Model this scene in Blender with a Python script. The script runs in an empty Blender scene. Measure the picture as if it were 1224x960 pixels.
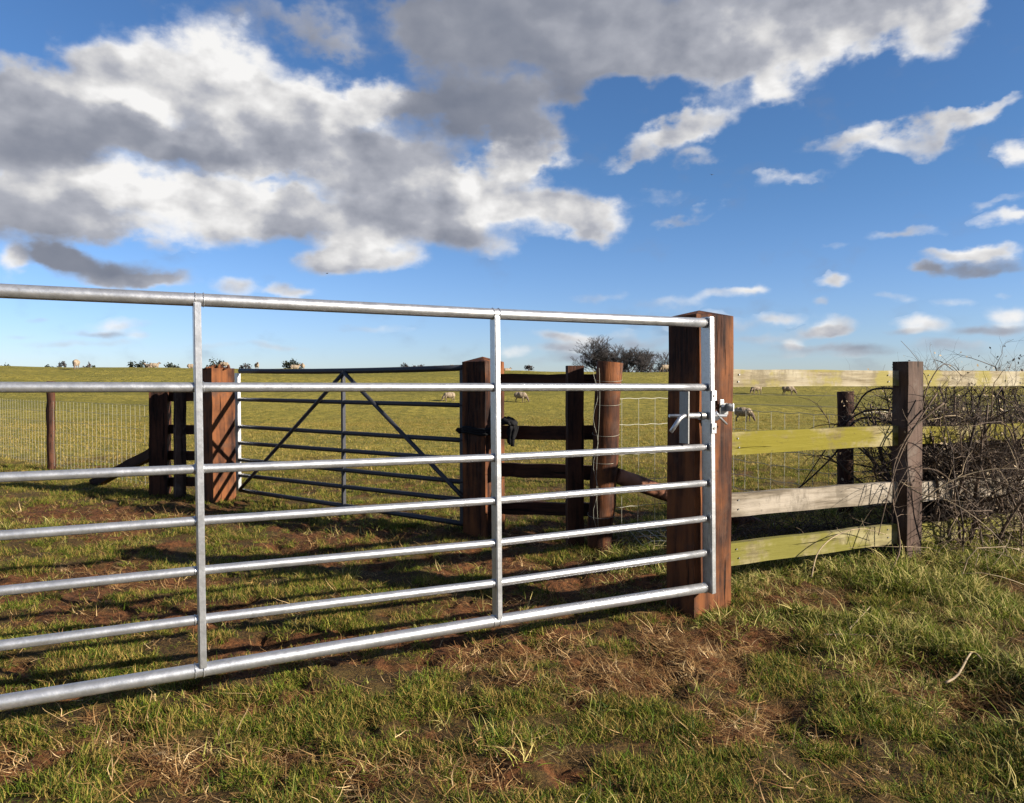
import bpy, bmesh, math, random
import numpy as np
from mathutils import Vector, Matrix, Quaternion

R = math.radians
random.seed(7); rng = np.random.default_rng(11)
S = bpy.context.scene
C = S.collection

# ------------------------------------------------------------------ camera
EYE = 0.98; F = 900.0; CX, CY = 612.0, 480.0; PITCH = math.atan(22 / F)
cam = bpy.data.cameras.new('camera'); camo = bpy.data.objects.new('camera', cam); C.objects.link(camo)
cam.sensor_width = 36; cam.lens = 36 * F / 1224.0
cam.clip_start = 0.05; cam.clip_end = 8000
camo.location = (0, 0, EYE); camo.rotation_euler = (R(90) - PITCH, 0, 0)
S.camera = camo
cam.dof.use_dof = False

def ray(px, py):
    x = (px - CX) / F; z = -(py - CY) / F
    c, s = math.cos(PITCH), math.sin(PITCH)
    # camera space (x, up z, forward 1) pitched down
    return Vector((x, c + s * z, -s + c * z))
def P(px, py, Y):
    d = ray(px, py); return Vector((0, 0, EYE)) + d * (Y / d.y)
class Plane:
    def __init__(s, o, d, off=0.0):
        s.u = Vector((d[0], d[1], 0)).normalized(); s.n = Vector((-s.u.y, s.u.x, 0))
        s.o = Vector((o[0], o[1], 0)) + s.n * off
    def off(s, k): return Plane(s.o, s.u, k)
    def at(s, px, py):
        d = ray(px, py); e = Vector((0, 0, EYE))
        return e + d * ((s.o - e).dot(s.n) / d.dot(s.n))
def azel(px, py):
    d = ray(px, py).normalized(); return math.atan2(d.x, d.y), math.asin(d.z)

# ------------------------------------------------------------------ colour management, sun, sky
S.view_settings.view_transform = 'Standard'; S.view_settings.look = 'None'
S.view_settings.exposure = 1.55; S.view_settings.gamma = 1.0; S.view_settings.use_curve_mapping = False
S.render.engine = 'CYCLES'
S.cycles.max_bounces = 6; S.cycles.diffuse_bounces = 2; S.cycles.transmission_bounces = 3
SUN_AZ, SUN_EL = R(-20), R(21.5)          # azimuth from +X towards +Y
sdir = Vector((math.cos(SUN_AZ) * math.cos(SUN_EL), math.sin(SUN_AZ) * math.cos(SUN_EL), math.sin(SUN_EL)))
sun = bpy.data.lights.new('sun', 'SUN'); sun.energy = 5.0; sun.angle = R(0.5); sun.color = (1.0, 0.90, 0.76)
suno = bpy.data.objects.new('sun', sun); C.objects.link(suno)
suno.rotation_euler = sdir.to_track_quat('Z', 'Y').to_euler()

W = bpy.data.worlds.new('World'); S.world = W; W.use_nodes = True
nt = W.node_tree; nt.nodes.clear()
class NB:
    """small node builder"""
    def __init__(s, nt): s.nt = nt
    def n(s, t, **kw):
        o = s.nt.nodes.new(t)
        for k, v in kw.items(): setattr(o, k, v)
        return o
    def l(s, a, b): s.nt.links.new(a, b)
    def put(s, sock, v):
        if isinstance(v, bpy.types.NodeSocket): s.l(v, sock)
        elif v is not None: sock.default_value = v
    def m(s, op, a, b=None, c=None, clamp=False):
        o = s.n('ShaderNodeMath', operation=op); o.use_clamp = clamp
        s.put(o.inputs[0], a); s.put(o.inputs[1], b)
        if c is not None: s.put(o.inputs[2], c)
        return o.outputs[0]
    def v(s, op, a, b=None, c=None):
        o = s.n('ShaderNodeVectorMath', operation=op); s.put(o.inputs[0], a); s.put(o.inputs[1], b)
        if c is not None: s.put(o.inputs[2], c)
        return o.outputs['Value'] if op in ('LENGTH', 'DOT_PRODUCT') else o.outputs[0]
    def ramp(s, f, a, b, c=0.0, d=1.0, smooth=True):
        o = s.n('ShaderNodeMapRange'); o.interpolation_type = 'SMOOTHSTEP' if smooth else 'LINEAR'
        for i, v in enumerate((f, a, b, c, d)): s.put(o.inputs[i], v)
        return o.outputs[0]
    def noise(s, vec, scale, detail=4, rough=.55, dist=0.0, col=False, dim='3D'):
        o = s.n('ShaderNodeTexNoise', noise_dimensions=dim); s.put(o.inputs['Vector'], vec)
        o.inputs['Scale'].default_value = scale; o.inputs['Detail'].default_value = detail
        o.inputs['Roughness'].default_value = rough; o.inputs['Distortion'].default_value = dist
        return o.outputs[1 if col else 0]
    def mix(s, f, a, b):
        o = s.n('ShaderNodeMix', data_type='RGBA'); s.put(o.inputs[0], f)
        s.put(o.inputs[6], rgba(a)); s.put(o.inputs[7], rgba(b)); return o.outputs[2]
def rgba(c):
    if isinstance(c, (tuple, list)) and len(c) == 3: return (*c, 1.0)
    return c

# cloud puffs: (px, py, rx, ry, tilt in degrees, weight, brightness) turned into directions of the sky
CL = [
 (215,62,75,48,0,1,1.0),(300,95,85,50,0,1,1.0),(120,95,75,50,0,1,.92),(50,110,65,50,0,.9,.62),(15,130,60,60,0,.9,.55),
 (410,130,70,38,0,1,.9),(455,118,50,35,0,1,.98),(210,120,110,55,0,1,.78),(330,150,90,45,0,1,.72),
 (120,165,130,34,0,1.1,.40),(30,185,90,45,0,1,.42),(255,185,110,30,0,1,.48),(380,190,110,36,0,1,.52),(490,195,100,38,0,1,.55),(330,205,50,16,0,.6,.95),(620,185,36,18,0,.8,1.0),(560,215,60,20,0,.6,.9),
 (560,125,80,45,0,1.2,.14),(500,140,40,28,0,.7,.3),(620,150,50,40,0,.8,.35),
 (340,25,85,28,0,.7,.42),(400,45,45,18,0,.45,.4),(510,20,80,38,0,.95,.24),
 (120,222,110,32,0,1.1,.92),(60,240,80,32,0,1,.6),(220,238,90,36,0,1.1,.98),(290,248,80,36,0,1.1,.95),(20,262,70,40,0,1,.45),
 (90,270,90,25,0,.8,.5),(190,275,110,22,0,.8,.72),(350,265,50,30,0,.9,.42),(420,245,80,38,0,1,.62),(450,270,70,28,0,1,.82),
 (520,245,70,36,0,1,.6),(590,235,70,35,0,1,.78),(630,185,42,30,0,.9,.82),(660,255,65,30,0,1,.88),(710,262,50,24,0,.9,.82),(560,285,80,22,0,.8,.55),
 (430,305,75,26,0,.95,.72),(390,318,50,18,0,.7,.62),(480,312,45,18,0,.6,.7),
 (105,318,85,20,4,1,.2),(60,305,45,18,0,.9,.25),(8,312,22,22,0,1,.95),(160,336,70,10,0,.7,.72),(280,342,28,14,0,.7,.75),(345,350,42,8,0,.7,.8),(190,332,40,10,0,.5,.6),
 (560,40,100,45,0,1.0,.28),(640,35,110,50,0,1.1,.34),(740,50,110,50,0,1.1,.42),(830,55,100,50,0,1.1,.5),(900,60,90,45,0,1,.66),(980,45,100,45,0,1,.78),(1080,30,90,40,0,1,.85),(1140,0,60,35,0,.9,.9),(1000,-20,200,60,0,1,.6),(750,-30,260,60,0,1,.3),
 (930,108,38,26,0,.8,.85),(700,95,80,28,0,.7,.3),(570,85,80,22,0,.5,.25),(650,110,60,20,0,.5,.4),
 (840,142,58,26,-15,.85,.85),(790,165,50,20,-10,.8,.78),(745,190,38,12,-10,.6,.72),(830,188,34,12,0,.5,.65),
 (1085,170,110,20,-8,.85,.82),(1165,145,55,15,-12,.7,.8),(1010,175,45,14,0,.6,.7),(945,211,48,9,0,.45,.72),(1185,125,30,8,-10,.35,.8),
 (1080,277,52,8,-3,.6,.85),(822,262,40,7,-10,.42,.82),(1000,297,22,5,0,.3,.8),(790,240,30,8,0,.2,.7),
 (1150,300,52,12,0,1,.98),(1200,298,40,13,0,1,.98),(1165,318,80,11,0,1,.3),(1110,315,22,8,0,.8,.7),(1215,252,38,10,0,.7,.8),(1222,190,20,18,0,.6,.8),
 (1000,390,34,13,0,.8,.95),(985,398,40,8,0,.7,.55),(1095,388,34,12,0,.8,.92),(1075,398,30,7,0,.6,.5),(1001,338,20,8,0,.7,.82),(985,365,12,7,0,.5,.75),(870,355,55,9,0,.6,.75),(905,350,30,7,0,.5,.85),(800,365,50,10,0,.45,.6),
 (1205,375,34,13,0,.85,.85),(1180,392,50,8,0,.8,.35),(900,405,50,9,0,.5,.55),(1060,357,30,6,0,.35,.7),(950,410,14,7,0,.5,.85),(830,385,40,8,0,.4,.6),
 (160,388,50,10,-8,.55,.66),(120,400,40,6,0,.5,.4),(170,402,18,8,0,.5,.75),(50,382,25,5,0,.35,.7),(20,398,30,4,0,.3,.45),
 (665,415,45,10,0,.55,.62),(620,420,18,9,0,.55,.85),(740,412,60,12,0,.6,.4),(700,405,30,8,0,.5,.7),(700,430,90,8,0,.5,.35),(1050,420,150,7,0,.45,.4),(920,425,60,6,0,.4,.5),
 (700,398,70,8,0,.5,.6),(660,400,40,8,0,.5,.75),(860,392,60,8,0,.45,.6),(930,385,30,7,0,.5,.8),(1130,410,70,7,0,.5,.5),(980,415,90,6,0,.5,.45),(780,425,70,7,0,.5,.4),(1200,350,22,7,0,.4,.8),(1140,360,30,6,0,.35,.7),(430,395,60,6,0,.3,.6),(90,410,80,6,0,.35,.5),(300,415,80,5,0,.3,.5),(1190,235,40,9,0,.5,.8),(700,355,60,7,0,.3,.75),
 (-80,120,90,80,0,1,.4),(-90,250,80,60,0,1,.6),(1330,130,90,50,0,.8,.7),(1320,330,90,25,0,1,.6),(-70,330,60,14,0,.8,.4),(1290,390,60,20,0,.8,.8),
]
b = NB(nt)
tc = b.n('ShaderNodeTexCoord')
sep = b.n('ShaderNodeSeparateXYZ'); b.l(b.v('NORMALIZE', tc.outputs['Generated']), sep.inputs[0])
az = b.m('ARCTAN2', sep.outputs[0], sep.outputs[1]); el = b.m('ARCSINE', sep.outputs[2])
dome = b.v('NORMALIZE', tc.outputs['Generated'])
uv = b.n('ShaderNodeCombineXYZ'); b.l(az, uv.inputs[0]); b.l(el, uv.inputs[1])
# ragged edges: warp the puff coordinates with noise, finer towards the horizon
elp = b.m('MAXIMUM', el, 0.0)
wamp = b.ramp(elp, 0.0, 0.35, 0.25, 1.0)
nv = b.n('ShaderNodeCombineXYZ')
b.l(az, nv.inputs[0]); b.l(b.m('MULTIPLY', el, 1.5), nv.inputs[1])
n1 = b.noise(nv.outputs[0], 7.0, 4, .55, col=True, dim='2D')
n2 = b.noise(nv.outputs[0], 22.0, 4, .58, col=True, dim='2D')
def cen(c, k): return b.v('MULTIPLY', b.v('SUBTRACT', c, (.5, .5, .5)), (k, k * .8, 0))
warp = b.v('ADD', cen(n1, .10), cen(n2, .045))
ws = b.n('ShaderNodeVectorMath', operation='SCALE'); b.l(warp, ws.inputs[0]); b.l(wamp, ws.inputs['Scale'])
p0 = b.v('ADD', uv.outputs[0], ws.outputs[0])
acc = None
for (x, y, rx, ry, tilt, wt, br) in CL:
    a0, e0 = azel(x, y); a1, e1 = azel(x + rx, y); a2, e2 = azel(x, y + ry)
    mp = b.n('ShaderNodeMapping', vector_type='TEXTURE')
    # (the tiny term keeps the puffs in sequence, which the renderer's node stack needs)
    b.l(p0 if acc is None else b.v('MULTIPLY_ADD', acc, (1e-9, 1e-9, 1e-9), p0), mp.inputs['Vector'])
    mp.inputs['Location'].default_value = (a0, e0, 0); mp.inputs['Rotation'].default_value = (0, 0, -R(tilt))
    mp.inputs['Scale'].default_value = (max(abs(a1 - a0), .004) * 1.3, max(abs(e0 - e2), .004) * 1.3, 1)
    ln = b.v('LENGTH', mp.outputs[0])
    f = b.ramp(ln, 1.0, 0.1, 0.0, wt)
    acc = b.v('MULTIPLY_ADD', f, (1, br, 0), acc if acc is not None else (0, 0, 0))
# the same kind of broken cloud goes on over the rest of the sky
out = b.n('ShaderNodeCombineXYZ')
fr = b.m('MULTIPLY', b.ramp(b.m('ABSOLUTE', az), .72, .95, 0, 1), 1.0)
fr = b.m('MAXIMUM', fr, b.ramp(el, .56, .72, 0, 1))
cn = b.noise(b.v('MULTIPLY', dome, (1, 1, 2.2)), 2.6, 3, .5)
cb = b.noise(b.v('ADD', b.v('MULTIPLY', dome, (1, 1, 2.2)), (0, 0, .08)), 3.4, 5, .6)
cw = b.m('MULTIPLY', b.ramp(cn, .47, .62, 0, 1.2), fr)
cw = b.m('MULTIPLY', cw, b.ramp(el, .0, .06, 0, 1))
acc = b.v('MULTIPLY_ADD', cw, (1, 0.5, 0), acc)
sp = b.n('ShaderNodeSeparateXYZ'); b.l(acc, sp.inputs[0])
dens = sp.outputs[0]
def puff(vec, scale, detail):               # rounded cauliflower heads
    o = b.n('ShaderNodeTexVoronoi', voronoi_dimensions='2D', feature='SMOOTH_F1'); b.l(vec, o.inputs['Vector'])
    o.inputs['Scale'].default_value = scale; o.inputs['Detail'].default_value = detail; o.inputs['Roughness'].default_value = .5
    o.inputs['Smoothness'].default_value = .35; o.normalize = True
    return b.m('SUBTRACT', 1.0, o.outputs['Distance'])
pw = b.v('ADD', nv.outputs[0], cen(n1, .05)); pw = b.v('ADD', pw, cen(n2, .02))
n3 = b.noise(nv.outputs[0], 12.0, 8, .56, dim='2D')
pf = puff(pw, 10.0, 2.5)
dn = b.m('ADD', dens, b.m('MULTIPLY', b.m('SUBTRACT', n3, .5), 1.2))
dn = b.m('ADD', dn, b.m('MULTIPLY', b.m('SUBTRACT', pf, .70), .75))
alpha = b.ramp(dn, .05, .98)
bright = b.m('DIVIDE', sp.outputs[1], b.m('MAXIMUM', dens, .02))
# billows: compare the noise with itself a little nearer the sun
bil = b.m('SUBTRACT', pf, puff(b.v('ADD', pw, (.020, .028, 0)), 10.0, 2.5))
nvp = b.v('ADD', nv.outputs[0], (.022, .028, 0))
bi2 = b.m('SUBTRACT', b.noise(nv.outputs[0], 9.0, 5, .52, dim='2D'), b.noise(nvp, 9.0, 5, .52, dim='2D'))
lit = b.ramp(bright, .15, .75, .35, 1.0)       # flat grey undersides show less relief than sunlit tops
bb = b.m('ADD', b.m('MULTIPLY_ADD', bright, .98, -.03), b.m('MULTIPLY', b.m('MULTIPLY', bil, lit), .9))
bb = b.m('ADD', bb, b.m('MULTIPLY', b.m('MULTIPLY', bi2, lit), .95))
bb = b.m('ADD', bb, b.m('MULTIPLY', b.m('SUBTRACT', n3, .5), .16))
bb = b.m('ADD', bb, b.m('MULTIPLY', b.ramp(dn, 1.1, .3), .20))
cr = b.n('ShaderNodeValToRGB'); b.l(bb, cr.inputs[0])
els = cr.color_ramp.elements; els[0].position = 0.0; els[0].color = (.18, .205, .27, 1)
els[1].position = 1.0; els[1].color = (.95, .94, .93, 1)
for pos, col in ((.32, (.285, .305, .365, 1)), (.60, (.45, .465, .52, 1)), (.82, (.72, .715, .72, 1))):
    e = els.new(pos); e.color = col
sky = b.n('ShaderNodeTexSky', sky_type='NISHITA')
sky.sun_disc = False; sky.sun_elevation = SUN_EL; sky.sun_rotation = R(90) - SUN_AZ
sky.altitude = 100; sky.air_density = 1.0; sky.dust_density = 0.2; sky.ozone_density = 1.2
bgs = b.n('ShaderNodeBackground'); bgs.inputs[1].default_value = 0.050
b.l(b.v('MULTIPLY', sky.outputs[0], b.mix(b.ramp(el, 0.0, .30), (.56, .70, 1.12), (.42, .64, .93))), bgs.inputs[0])
bgc = b.n('ShaderNodeBackground'); b.l(cr.outputs[0], bgc.inputs[0]); bgc.inputs[1].default_value = 0.335
mx = b.n('ShaderNodeMixShader'); b.l(alpha, mx.inputs[0]); b.l(bgs.outputs[0], mx.inputs[1]); b.l(bgc.outputs[0], mx.inputs[2])
wo = b.n('ShaderNodeOutputWorld'); b.l(mx.outputs[0], wo.inputs[0])
W.cycles.sampling_method = 'MANUAL'; W.cycles.sample_map_resolution = 512

# ------------------------------------------------------------------ numpy noise
def _h(i, j, s):
    n = (i.astype(np.int64) * 374761393 + j.astype(np.int64) * 668265263 + s * 1442695041) & 0x7fffffff
    n = ((n ^ (n >> 13)) * 1274126177) & 0x7fffffff
    return ((n ^ (n >> 16)) & 0xffff) / 65535.0
def vn(x, y, s=0):
    x = np.asarray(x, float); y = np.asarray(y, float)
    i = np.floor(x); j = np.floor(y); u = x - i; v = y - j
    u = u * u * (3 - 2 * u); v = v * v * (3 - 2 * v)
    a = _h(i, j, s); b_ = _h(i + 1, j, s); c = _h(i, j + 1, s); d = _h(i + 1, j + 1, s)
    return (a * (1 - u) + b_ * u) * (1 - v) + (c * (1 - u) + d * u) * v
def fbm(x, y, s=0, o=4, g=.5):
    t = 0; a = 1; n = 0
    for k in range(o):
        t = t + a * vn(x * 2 ** k + 17.3 * k, y * 2 ** k - 9.1 * k, s + k); n += a; a *= g
    return t / n
def sst(x, a, b_):
    t = np.clip((np.asarray(x, float) - a) / (b_ - a), 0, 1); return t * t * (3 - 2 * t)

# ------------------------------------------------------------------ terrain
_py = np.array([-60, 0, 9, 14, 20, 27, 34, 40, 45, 52, 60, 70, 80, 100, 150, 400, 3500.])
_pz = np.array([0, 0, 0, -.12, -.32, -.55, -.70, -.52, -.17, .45, 1.3, 2.15, 2.2, 1.6, 0, -4, -8.])
def base_z(y):
    y = np.asarray(y, float); t = 0
    for k, w in ((-2, .15), (-1, .2), (0, .3), (1, .2), (2, .15)):
        t = t + w * np.interp(y + k * np.clip(np.abs(y) * .045, 0, 30), _py, _pz)
    return t
# straw, mud and bare patches, placed on the ground: x, y, rx, ry, angle, strength
def G(px, py): v = P(px, py, 3); d = v - Vector((0, 0, EYE)); k = -EYE / d.z; return (d.x * k, d.y * k)
MUD = []
def mud(px, py, rx, ry, s, ang=0): x, y = G(px, py); MUD.append((x, y, rx, ry, s, R(ang)))
mud(640, 770, .5, .2, .6, 25); mud(760, 800, .45, .25, .62, 20); mud(850, 800, .4, .25, .6, 20); mud(900, 870, .35, .12, .6, 30); mud(480, 870, .16, .14, .9)
mud(860, 760, .25, .14, 1.0, 25); mud(320, 845, .22, .07, .8, 25); mud(130, 880, .12, .06, .7, 25); mud(250, 850, .2, .06, .7, 25); mud(700, 770, .5, .12, .7, 28)
mud(540, 920, .12, .1, .6); mud(20, 905, .1, .1, .5); mud(450, 930, .14, .1, .8); mud(330, 800, .35, .05, .8, 27)
mud(430, 760, .6, .12, .8, 25); mud(620, 720, .7, .2, .9, 25); mud(740, 690, .6, .25, 1.0, 25); mud(820, 700, .4, .3, 1.0, 25); mud(560, 670, .6, .25, .9, 10)
mud(110, 610, 1.0, .35, .9, 0); mud(60, 640, .5, .2, .4); mud(60, 690, .5, .18, .9, 10); mud(160, 700, .4, .15, .8, 10); mud(200, 745, .35, .14, .7, 15)
mud(420, 640, .8, .3, .5, 0); mud(110, 545, 1.2, .4, .55, 0); mud(400, 620, .8, .3, .35); mud(640, 650, .6, .2, .6); mud(760, 640, .5, .25, .7)
mud(940, 690, .6, .14, .9, 28); mud(1010, 690, .3, .1, .5, 28); mud(1170, 830, .22, .16, .75); mud(1075, 790, .16, .12, .7)
def mudmask(x, y):
    m = np.zeros_like(np.asarray(x, float))
    for (cx, cy, rx, ry, s, a) in MUD:
        dx = x - cx; dy = y - cy; ca, sa = math.cos(a), math.sin(a)
        q = ((dx * ca + dy * sa) / rx) ** 2 + ((-dx * sa + dy * ca) / ry) ** 2
        m = np.maximum(m, s * np.exp(-q * .9))
    n = fbm(x * 3.2, y * 3.2, 5, 4) - .5; n2 = fbm(x * 14, y * 14, 9, 3) - .5
    near = 1 - sst(y, 12, 18)
    return sst((m + .04 + n * 1.6 + n2 * 1.3) * near, .245, .46)
def bankmask(x, y):       # longer grass on the right, along the hedge
    d = (x - .95) * .885 + (y - 3.3) * .466      # distance along the fence line past the post
    e = -(x - .95) * .466 + (y - 3.3) * .885     # behind it
    lim = sst(x + fbm(x * 1.5, y * 1.5, 33, 3) * .6 - .25 * (3.0 - y), .85, 1.65) * sst(y, .6, 1.9)
    return np.clip(lim * sst(d, -.9, .4) * (1 - sst(e, 1.2, 2.0)), 0, 1)
HOLES = [(*G(1175, 835), .16, .13), (*G(1075, 800), .12, .08), (*G(1150, 800), .10, .06)]
def ground_z(x, y):
    x = np.asarray(x, float); y = np.asarray(y, float)
    z = base_z(y) - .009 * x * sst(y, 38, 68)
    r = np.sqrt(x * x + y * y)
    fade = 1 - sst(r, 9, 22)
    z = z + fade * ((fbm(x * .9, y * .9, 1, 3) - .5) * .07 + (fbm(x * 5, y * 5, 2, 3) - .5) * .045)
    f2 = 1 - sst(r, 5, 10)
    m = mudmask(x, y)
    z = z + f2 * ((fbm(x * 17, y * 17, 3, 4, .6) - .5) * (.022 + .03 * m) + (fbm(x * 9, y * 9, 13, 3) - .5) * .055 * m - .014 * m)
    z = z + .045 * bankmask(x, y)
    for (hx, hy, rx, ry) in HOLES:
        z = z - .085 * np.exp(-(((x - hx) / rx) ** 2 + ((y - hy) / ry) ** 2))
    z = z + sst(y, 9, 25) * (fbm(x * .12, y * .12, 21, 3) - .5) * .5
    return z
def gz(x, y): return float(ground_z(np.array([x]), np.array([y]))[0])
def onground(px, py, Y=None):
    """point of the terrain seen at a pixel, marching out along the ray"""
    d = ray(px, py); e = Vector((0, 0, EYE))
    ys = np.arange(.8, 130, .02); xs = d.x / d.y * ys; zr = EYE + d.z / d.y * ys
    k = np.nonzero(zr <= ground_z(xs, ys))[0]
    i = k[0] if len(k) else -1
    return Vector((xs[i], ys[i], float(ground_z(xs[i:i + 1] if i >= 0 else xs[-1:], ys[i:i + 1] if i >= 0 else ys[-1:])[0])))

# ------------------------------------------------------------------ materials
def mat(name):
    m = bpy.data.materials.new(name); m.use_nodes = True; m.node_tree.nodes.clear()
    bb_ = NB(m.node_tree); o = bb_.n('ShaderNodeOutputMaterial'); return m, bb_, o
def principled(b, o, col, rough=.7, metal=0.0, spec=.5, bump=None, bs=.3, bd=.01):
    p = b.n('ShaderNodeBsdfPrincipled'); b.put(p.inputs['Base Color'], rgba(col)); b.put(p.inputs['Roughness'], rough)
    b.put(p.inputs['Metallic'], metal); b.put(p.inputs['Specular IOR Level'], spec)
    if bump is not None:
        bn = b.n('ShaderNodeBump'); bn.inputs['Strength'].default_value = bs; bn.inputs['Distance'].default_value = bd
        b.put(bn.inputs['Height'], bump); b.l(bn.outputs[0], p.inputs['Normal'])
    b.l(p.outputs[0], o.inputs[0]); return p
def wood(name, dark, mid, light, axis='z', algae=None, algae_amt=0.0, wear=None, sc=1.0, knots=True, rough=.75, endcol=None):
    m, b, o = mat(name)
    t = b.n('ShaderNodeTexCoord'); oi = b.n('ShaderNodeObjectInfo')
    off = b.n('ShaderNodeCombineXYZ')
    for k in range(3): b.l(b.m('MULTIPLY', oi.outputs['Random'], (13.7, 7.1, 19.3)[k]), off.inputs[k])
    v = b.v('ADD', t.outputs['Object'], off.outputs[0])
    st = {'z': (1, 1, .09), 'x': (.09, 1, 1)}[axis]
    v2 = b.v('MULTIPLY', v, st)
    warp = b.noise(v, 3.0, 2, .5, col=True)
    v3 = b.v('ADD', v2, b.v('MULTIPLY', warp, (.02, .02, .02)))
    g = b.noise(v3, 55 * sc, 6, .65); g2 = b.noise(v2, 14 * sc, 4, .6); g3 = b.noise(v, 4.0, 4, .6)
    c = b.mix(b.ramp(g, .35, .68), dark, mid)
    c = b.mix(b.ramp(b.m('ADD', b.m('MULTIPLY', g2, .6), b.m('MULTIPLY', g3, .4)), .42, .62), c, light)
    crack = b.ramp(b.noise(b.v('MULTIPLY', v2, {'z': (1, 1, .5), 'x': (.5, 1, 1)}[axis]), 34 * sc, 4, .55), .37, .31)
    c = b.mix(b.m('MULTIPLY', crack, .9), c, tuple(k * .25 for k in dark))
    if knots:
        vo = b.n('ShaderNodeTexVoronoi'); b.l(b.v('MULTIPLY', v, {'z': (1, 1, .45), 'x': (.45, 1, 1)}[axis]), vo.inputs['Vector']); vo.inputs['Scale'].default_value = 5.5
        kn = b.ramp(vo.outputs['Distance'], .075, .03)
        c = b.mix(b.m('MULTIPLY', kn, .75), c, tuple(k * .5 for k in dark))
    if axis == 'x': c = b.mix(b.m('MULTIPLY', b.ramp(b.noise(b.v('MULTIPLY', v, (2, 1, 1)), 4.2, 7, .75), .50, .64), .75), c, tuple(k * .55 for k in mid))
    if wear: c = b.mix(b.m('MULTIPLY', b.ramp(b.noise(v, 7, 5, .65), .52, .7), .8), c, wear)
    if algae: c = b.mix(b.m('MULTIPLY', b.ramp(b.m('ADD', b.noise(v, 4.5, 5, .65), b.m('MULTIPLY', b.noise(v2, 40, 3), .25)), .66 - .35 * algae_amt, .80 - .30 * algae_amt), .92), c, algae)
    c = b.mix(b.m('MULTIPLY', b.ramp(b.noise(v, 28, 5, .7), .60, .75), .5), c, tuple(k * .5 for k in dark))
    h = b.m('ADD', b.m('MULTIPLY', g, .6), b.m('MULTIPLY', crack, -1.0))
    principled(b, o, c, rough, 0, .15, h, .8, .008)
    return m
WOOD_POST = wood('stained_post_wood', (.010, .004, .003), (.048, .017, .008), (.135, .048, .016), 'z', wear=(.055, .030, .020))
WOOD_POST_OLD = wood('weathered_post_wood', (.015, .009, .007), (.045, .027, .020), (.078, .050, .038), 'z', wear=(.11, .09, .075))
WOOD_DARK = wood('creosoted_rail_wood', (.010, .005, .004), (.028, .011, .007), (.05, .019, .010), 'x')
WOOD_DARKP = wood('creosoted_post_wood', (.010, .005, .004), (.032, .013, .008), (.065, .026, .014), 'z')
RAIL_TOP = wood('pale_rail_wood', (.10, .078, .045), (.22, .185, .12), (.29, .26, .19), 'x', algae=(.18, .155, .045), algae_amt=.22, rough=.85)
RAIL_YEL = wood('yellow_rail_wood', (.07, .052, .020), (.17, .138, .058), (.225, .195, .10), 'x', algae=(.125, .108, .009), algae_amt=.42, rough=.85)
RAIL_GRY = wood('grey_rail_wood', (.075, .06, .042), (.18, .152, .115), (.245, .215, .175), 'x', rough=.85)
RAIL_GRN = wood('green_rail_wood', (.08, .065, .03), (.165, .14, .06), (.22, .195, .10), 'x', algae=(.11, .102, .018), algae_amt=.30, rough=.85)

def galv(name, col=(.58, .60, .62), rough=.34, metal=.9):
    m, b, o = mat(name); t = b.n('ShaderNodeTexCoord')
    v = b.n('ShaderNodeNewGeometry').outputs['Position']
    vo = b.n('ShaderNodeTexVoronoi'); b.l(v, vo.inputs['Vector']); vo.inputs['Scale'].default_value = 140
    n = b.noise(v, 22, 6, .7); n2 = b.noise(v, 5, 3, .6)
    c = b.mix(b.ramp(b.m('ADD', b.m('MULTIPLY', vo.outputs['Color'], .25), b.m('MULTIPLY', n, .75)), .35, .65), tuple(k * .84 for k in col), col)
    c = b.mix(b.m('MULTIPLY', b.ramp(n2, .55, .75), .45), c, tuple(k * .8 for k in col))
    c = b.mix(b.m('MULTIPLY', b.ramp(b.noise(v, 60, 3, .6), .66, .74), .35), c, (.26, .20, .13))
    r = b.m('ADD', b.m('MULTIPLY', n, .22), rough - .08)
    principled(b, o, c, r, metal, .5, b.m('ADD', n, b.m('MULTIPLY', n2, 1.0)), .25, .004); return m
GALV = galv('galvanised_steel', (.46, .47, .49), .34, .84)
GALV_SHADED = galv('shaded_galvanised_steel', (.035, .037, .045), .5, .5)  # far gate steel, the shade of its unlit side put into the colour
BOLT = galv('dark_bolt_steel', (.20, .20, .20), .4)
WIRE = galv('fence_wire', (.34, .33, .27), .55, .4)
def plain(name, col, rough=.7, var=.3, scale=30, bump=.3, metal=0, spec=.4):
    m, b, o = mat(name); v = b.n('ShaderNodeNewGeometry').outputs['Position']
    n = b.noise(v, scale, 5, .65)
    c = b.mix(b.ramp(n, .3, .7), tuple(k * (1 - var) for k in col), tuple(min(1, k * (1 + var)) for k in col))
    principled(b, o, c, rough, metal, spec, n, bump, .01); return m
BLACK = plain('black_rubber', (.006, .006, .007), .85, spec=.15)
BRAMBLE = plain('bramble_bark', (.080, .052, .032), .8, .5, 9)
BRAMBLE_D = plain('dark_bramble_bark', (.035, .022, .016), .8, .5, 9)
BRAMBLE_P = plain('pale_dead_stem', (.22, .165, .10), .8, .45, 12)
BARK = plain('tree_bark', (.035, .030, .030), .9, .4, 2)
EVERG = plain('dark_evergreen_leaves', (.016, .022, .012), .8, .5, 3)
BIRDM = plain('dark_feathers', (.02, .02, .022), .6, .3, 40)
def wool():
    m, b, o = mat('sheep_wool'); v = b.n('ShaderNodeTexCoord').outputs['Object']
    n = b.noise(v, 14, 5, .7); a = b.n('ShaderNodeAttribute'); a.attribute_name = 'face'
    c = b.mix(b.ramp(n, .3, .7), (.15, .115, .08), (.28, .225, .165)); c = b.mix(a.outputs['Fac'], c, (.12, .09, .07))
    principled(b, o, c, .95, 0, .1, n, .8, .03); return m
WOOL = wool()

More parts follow.
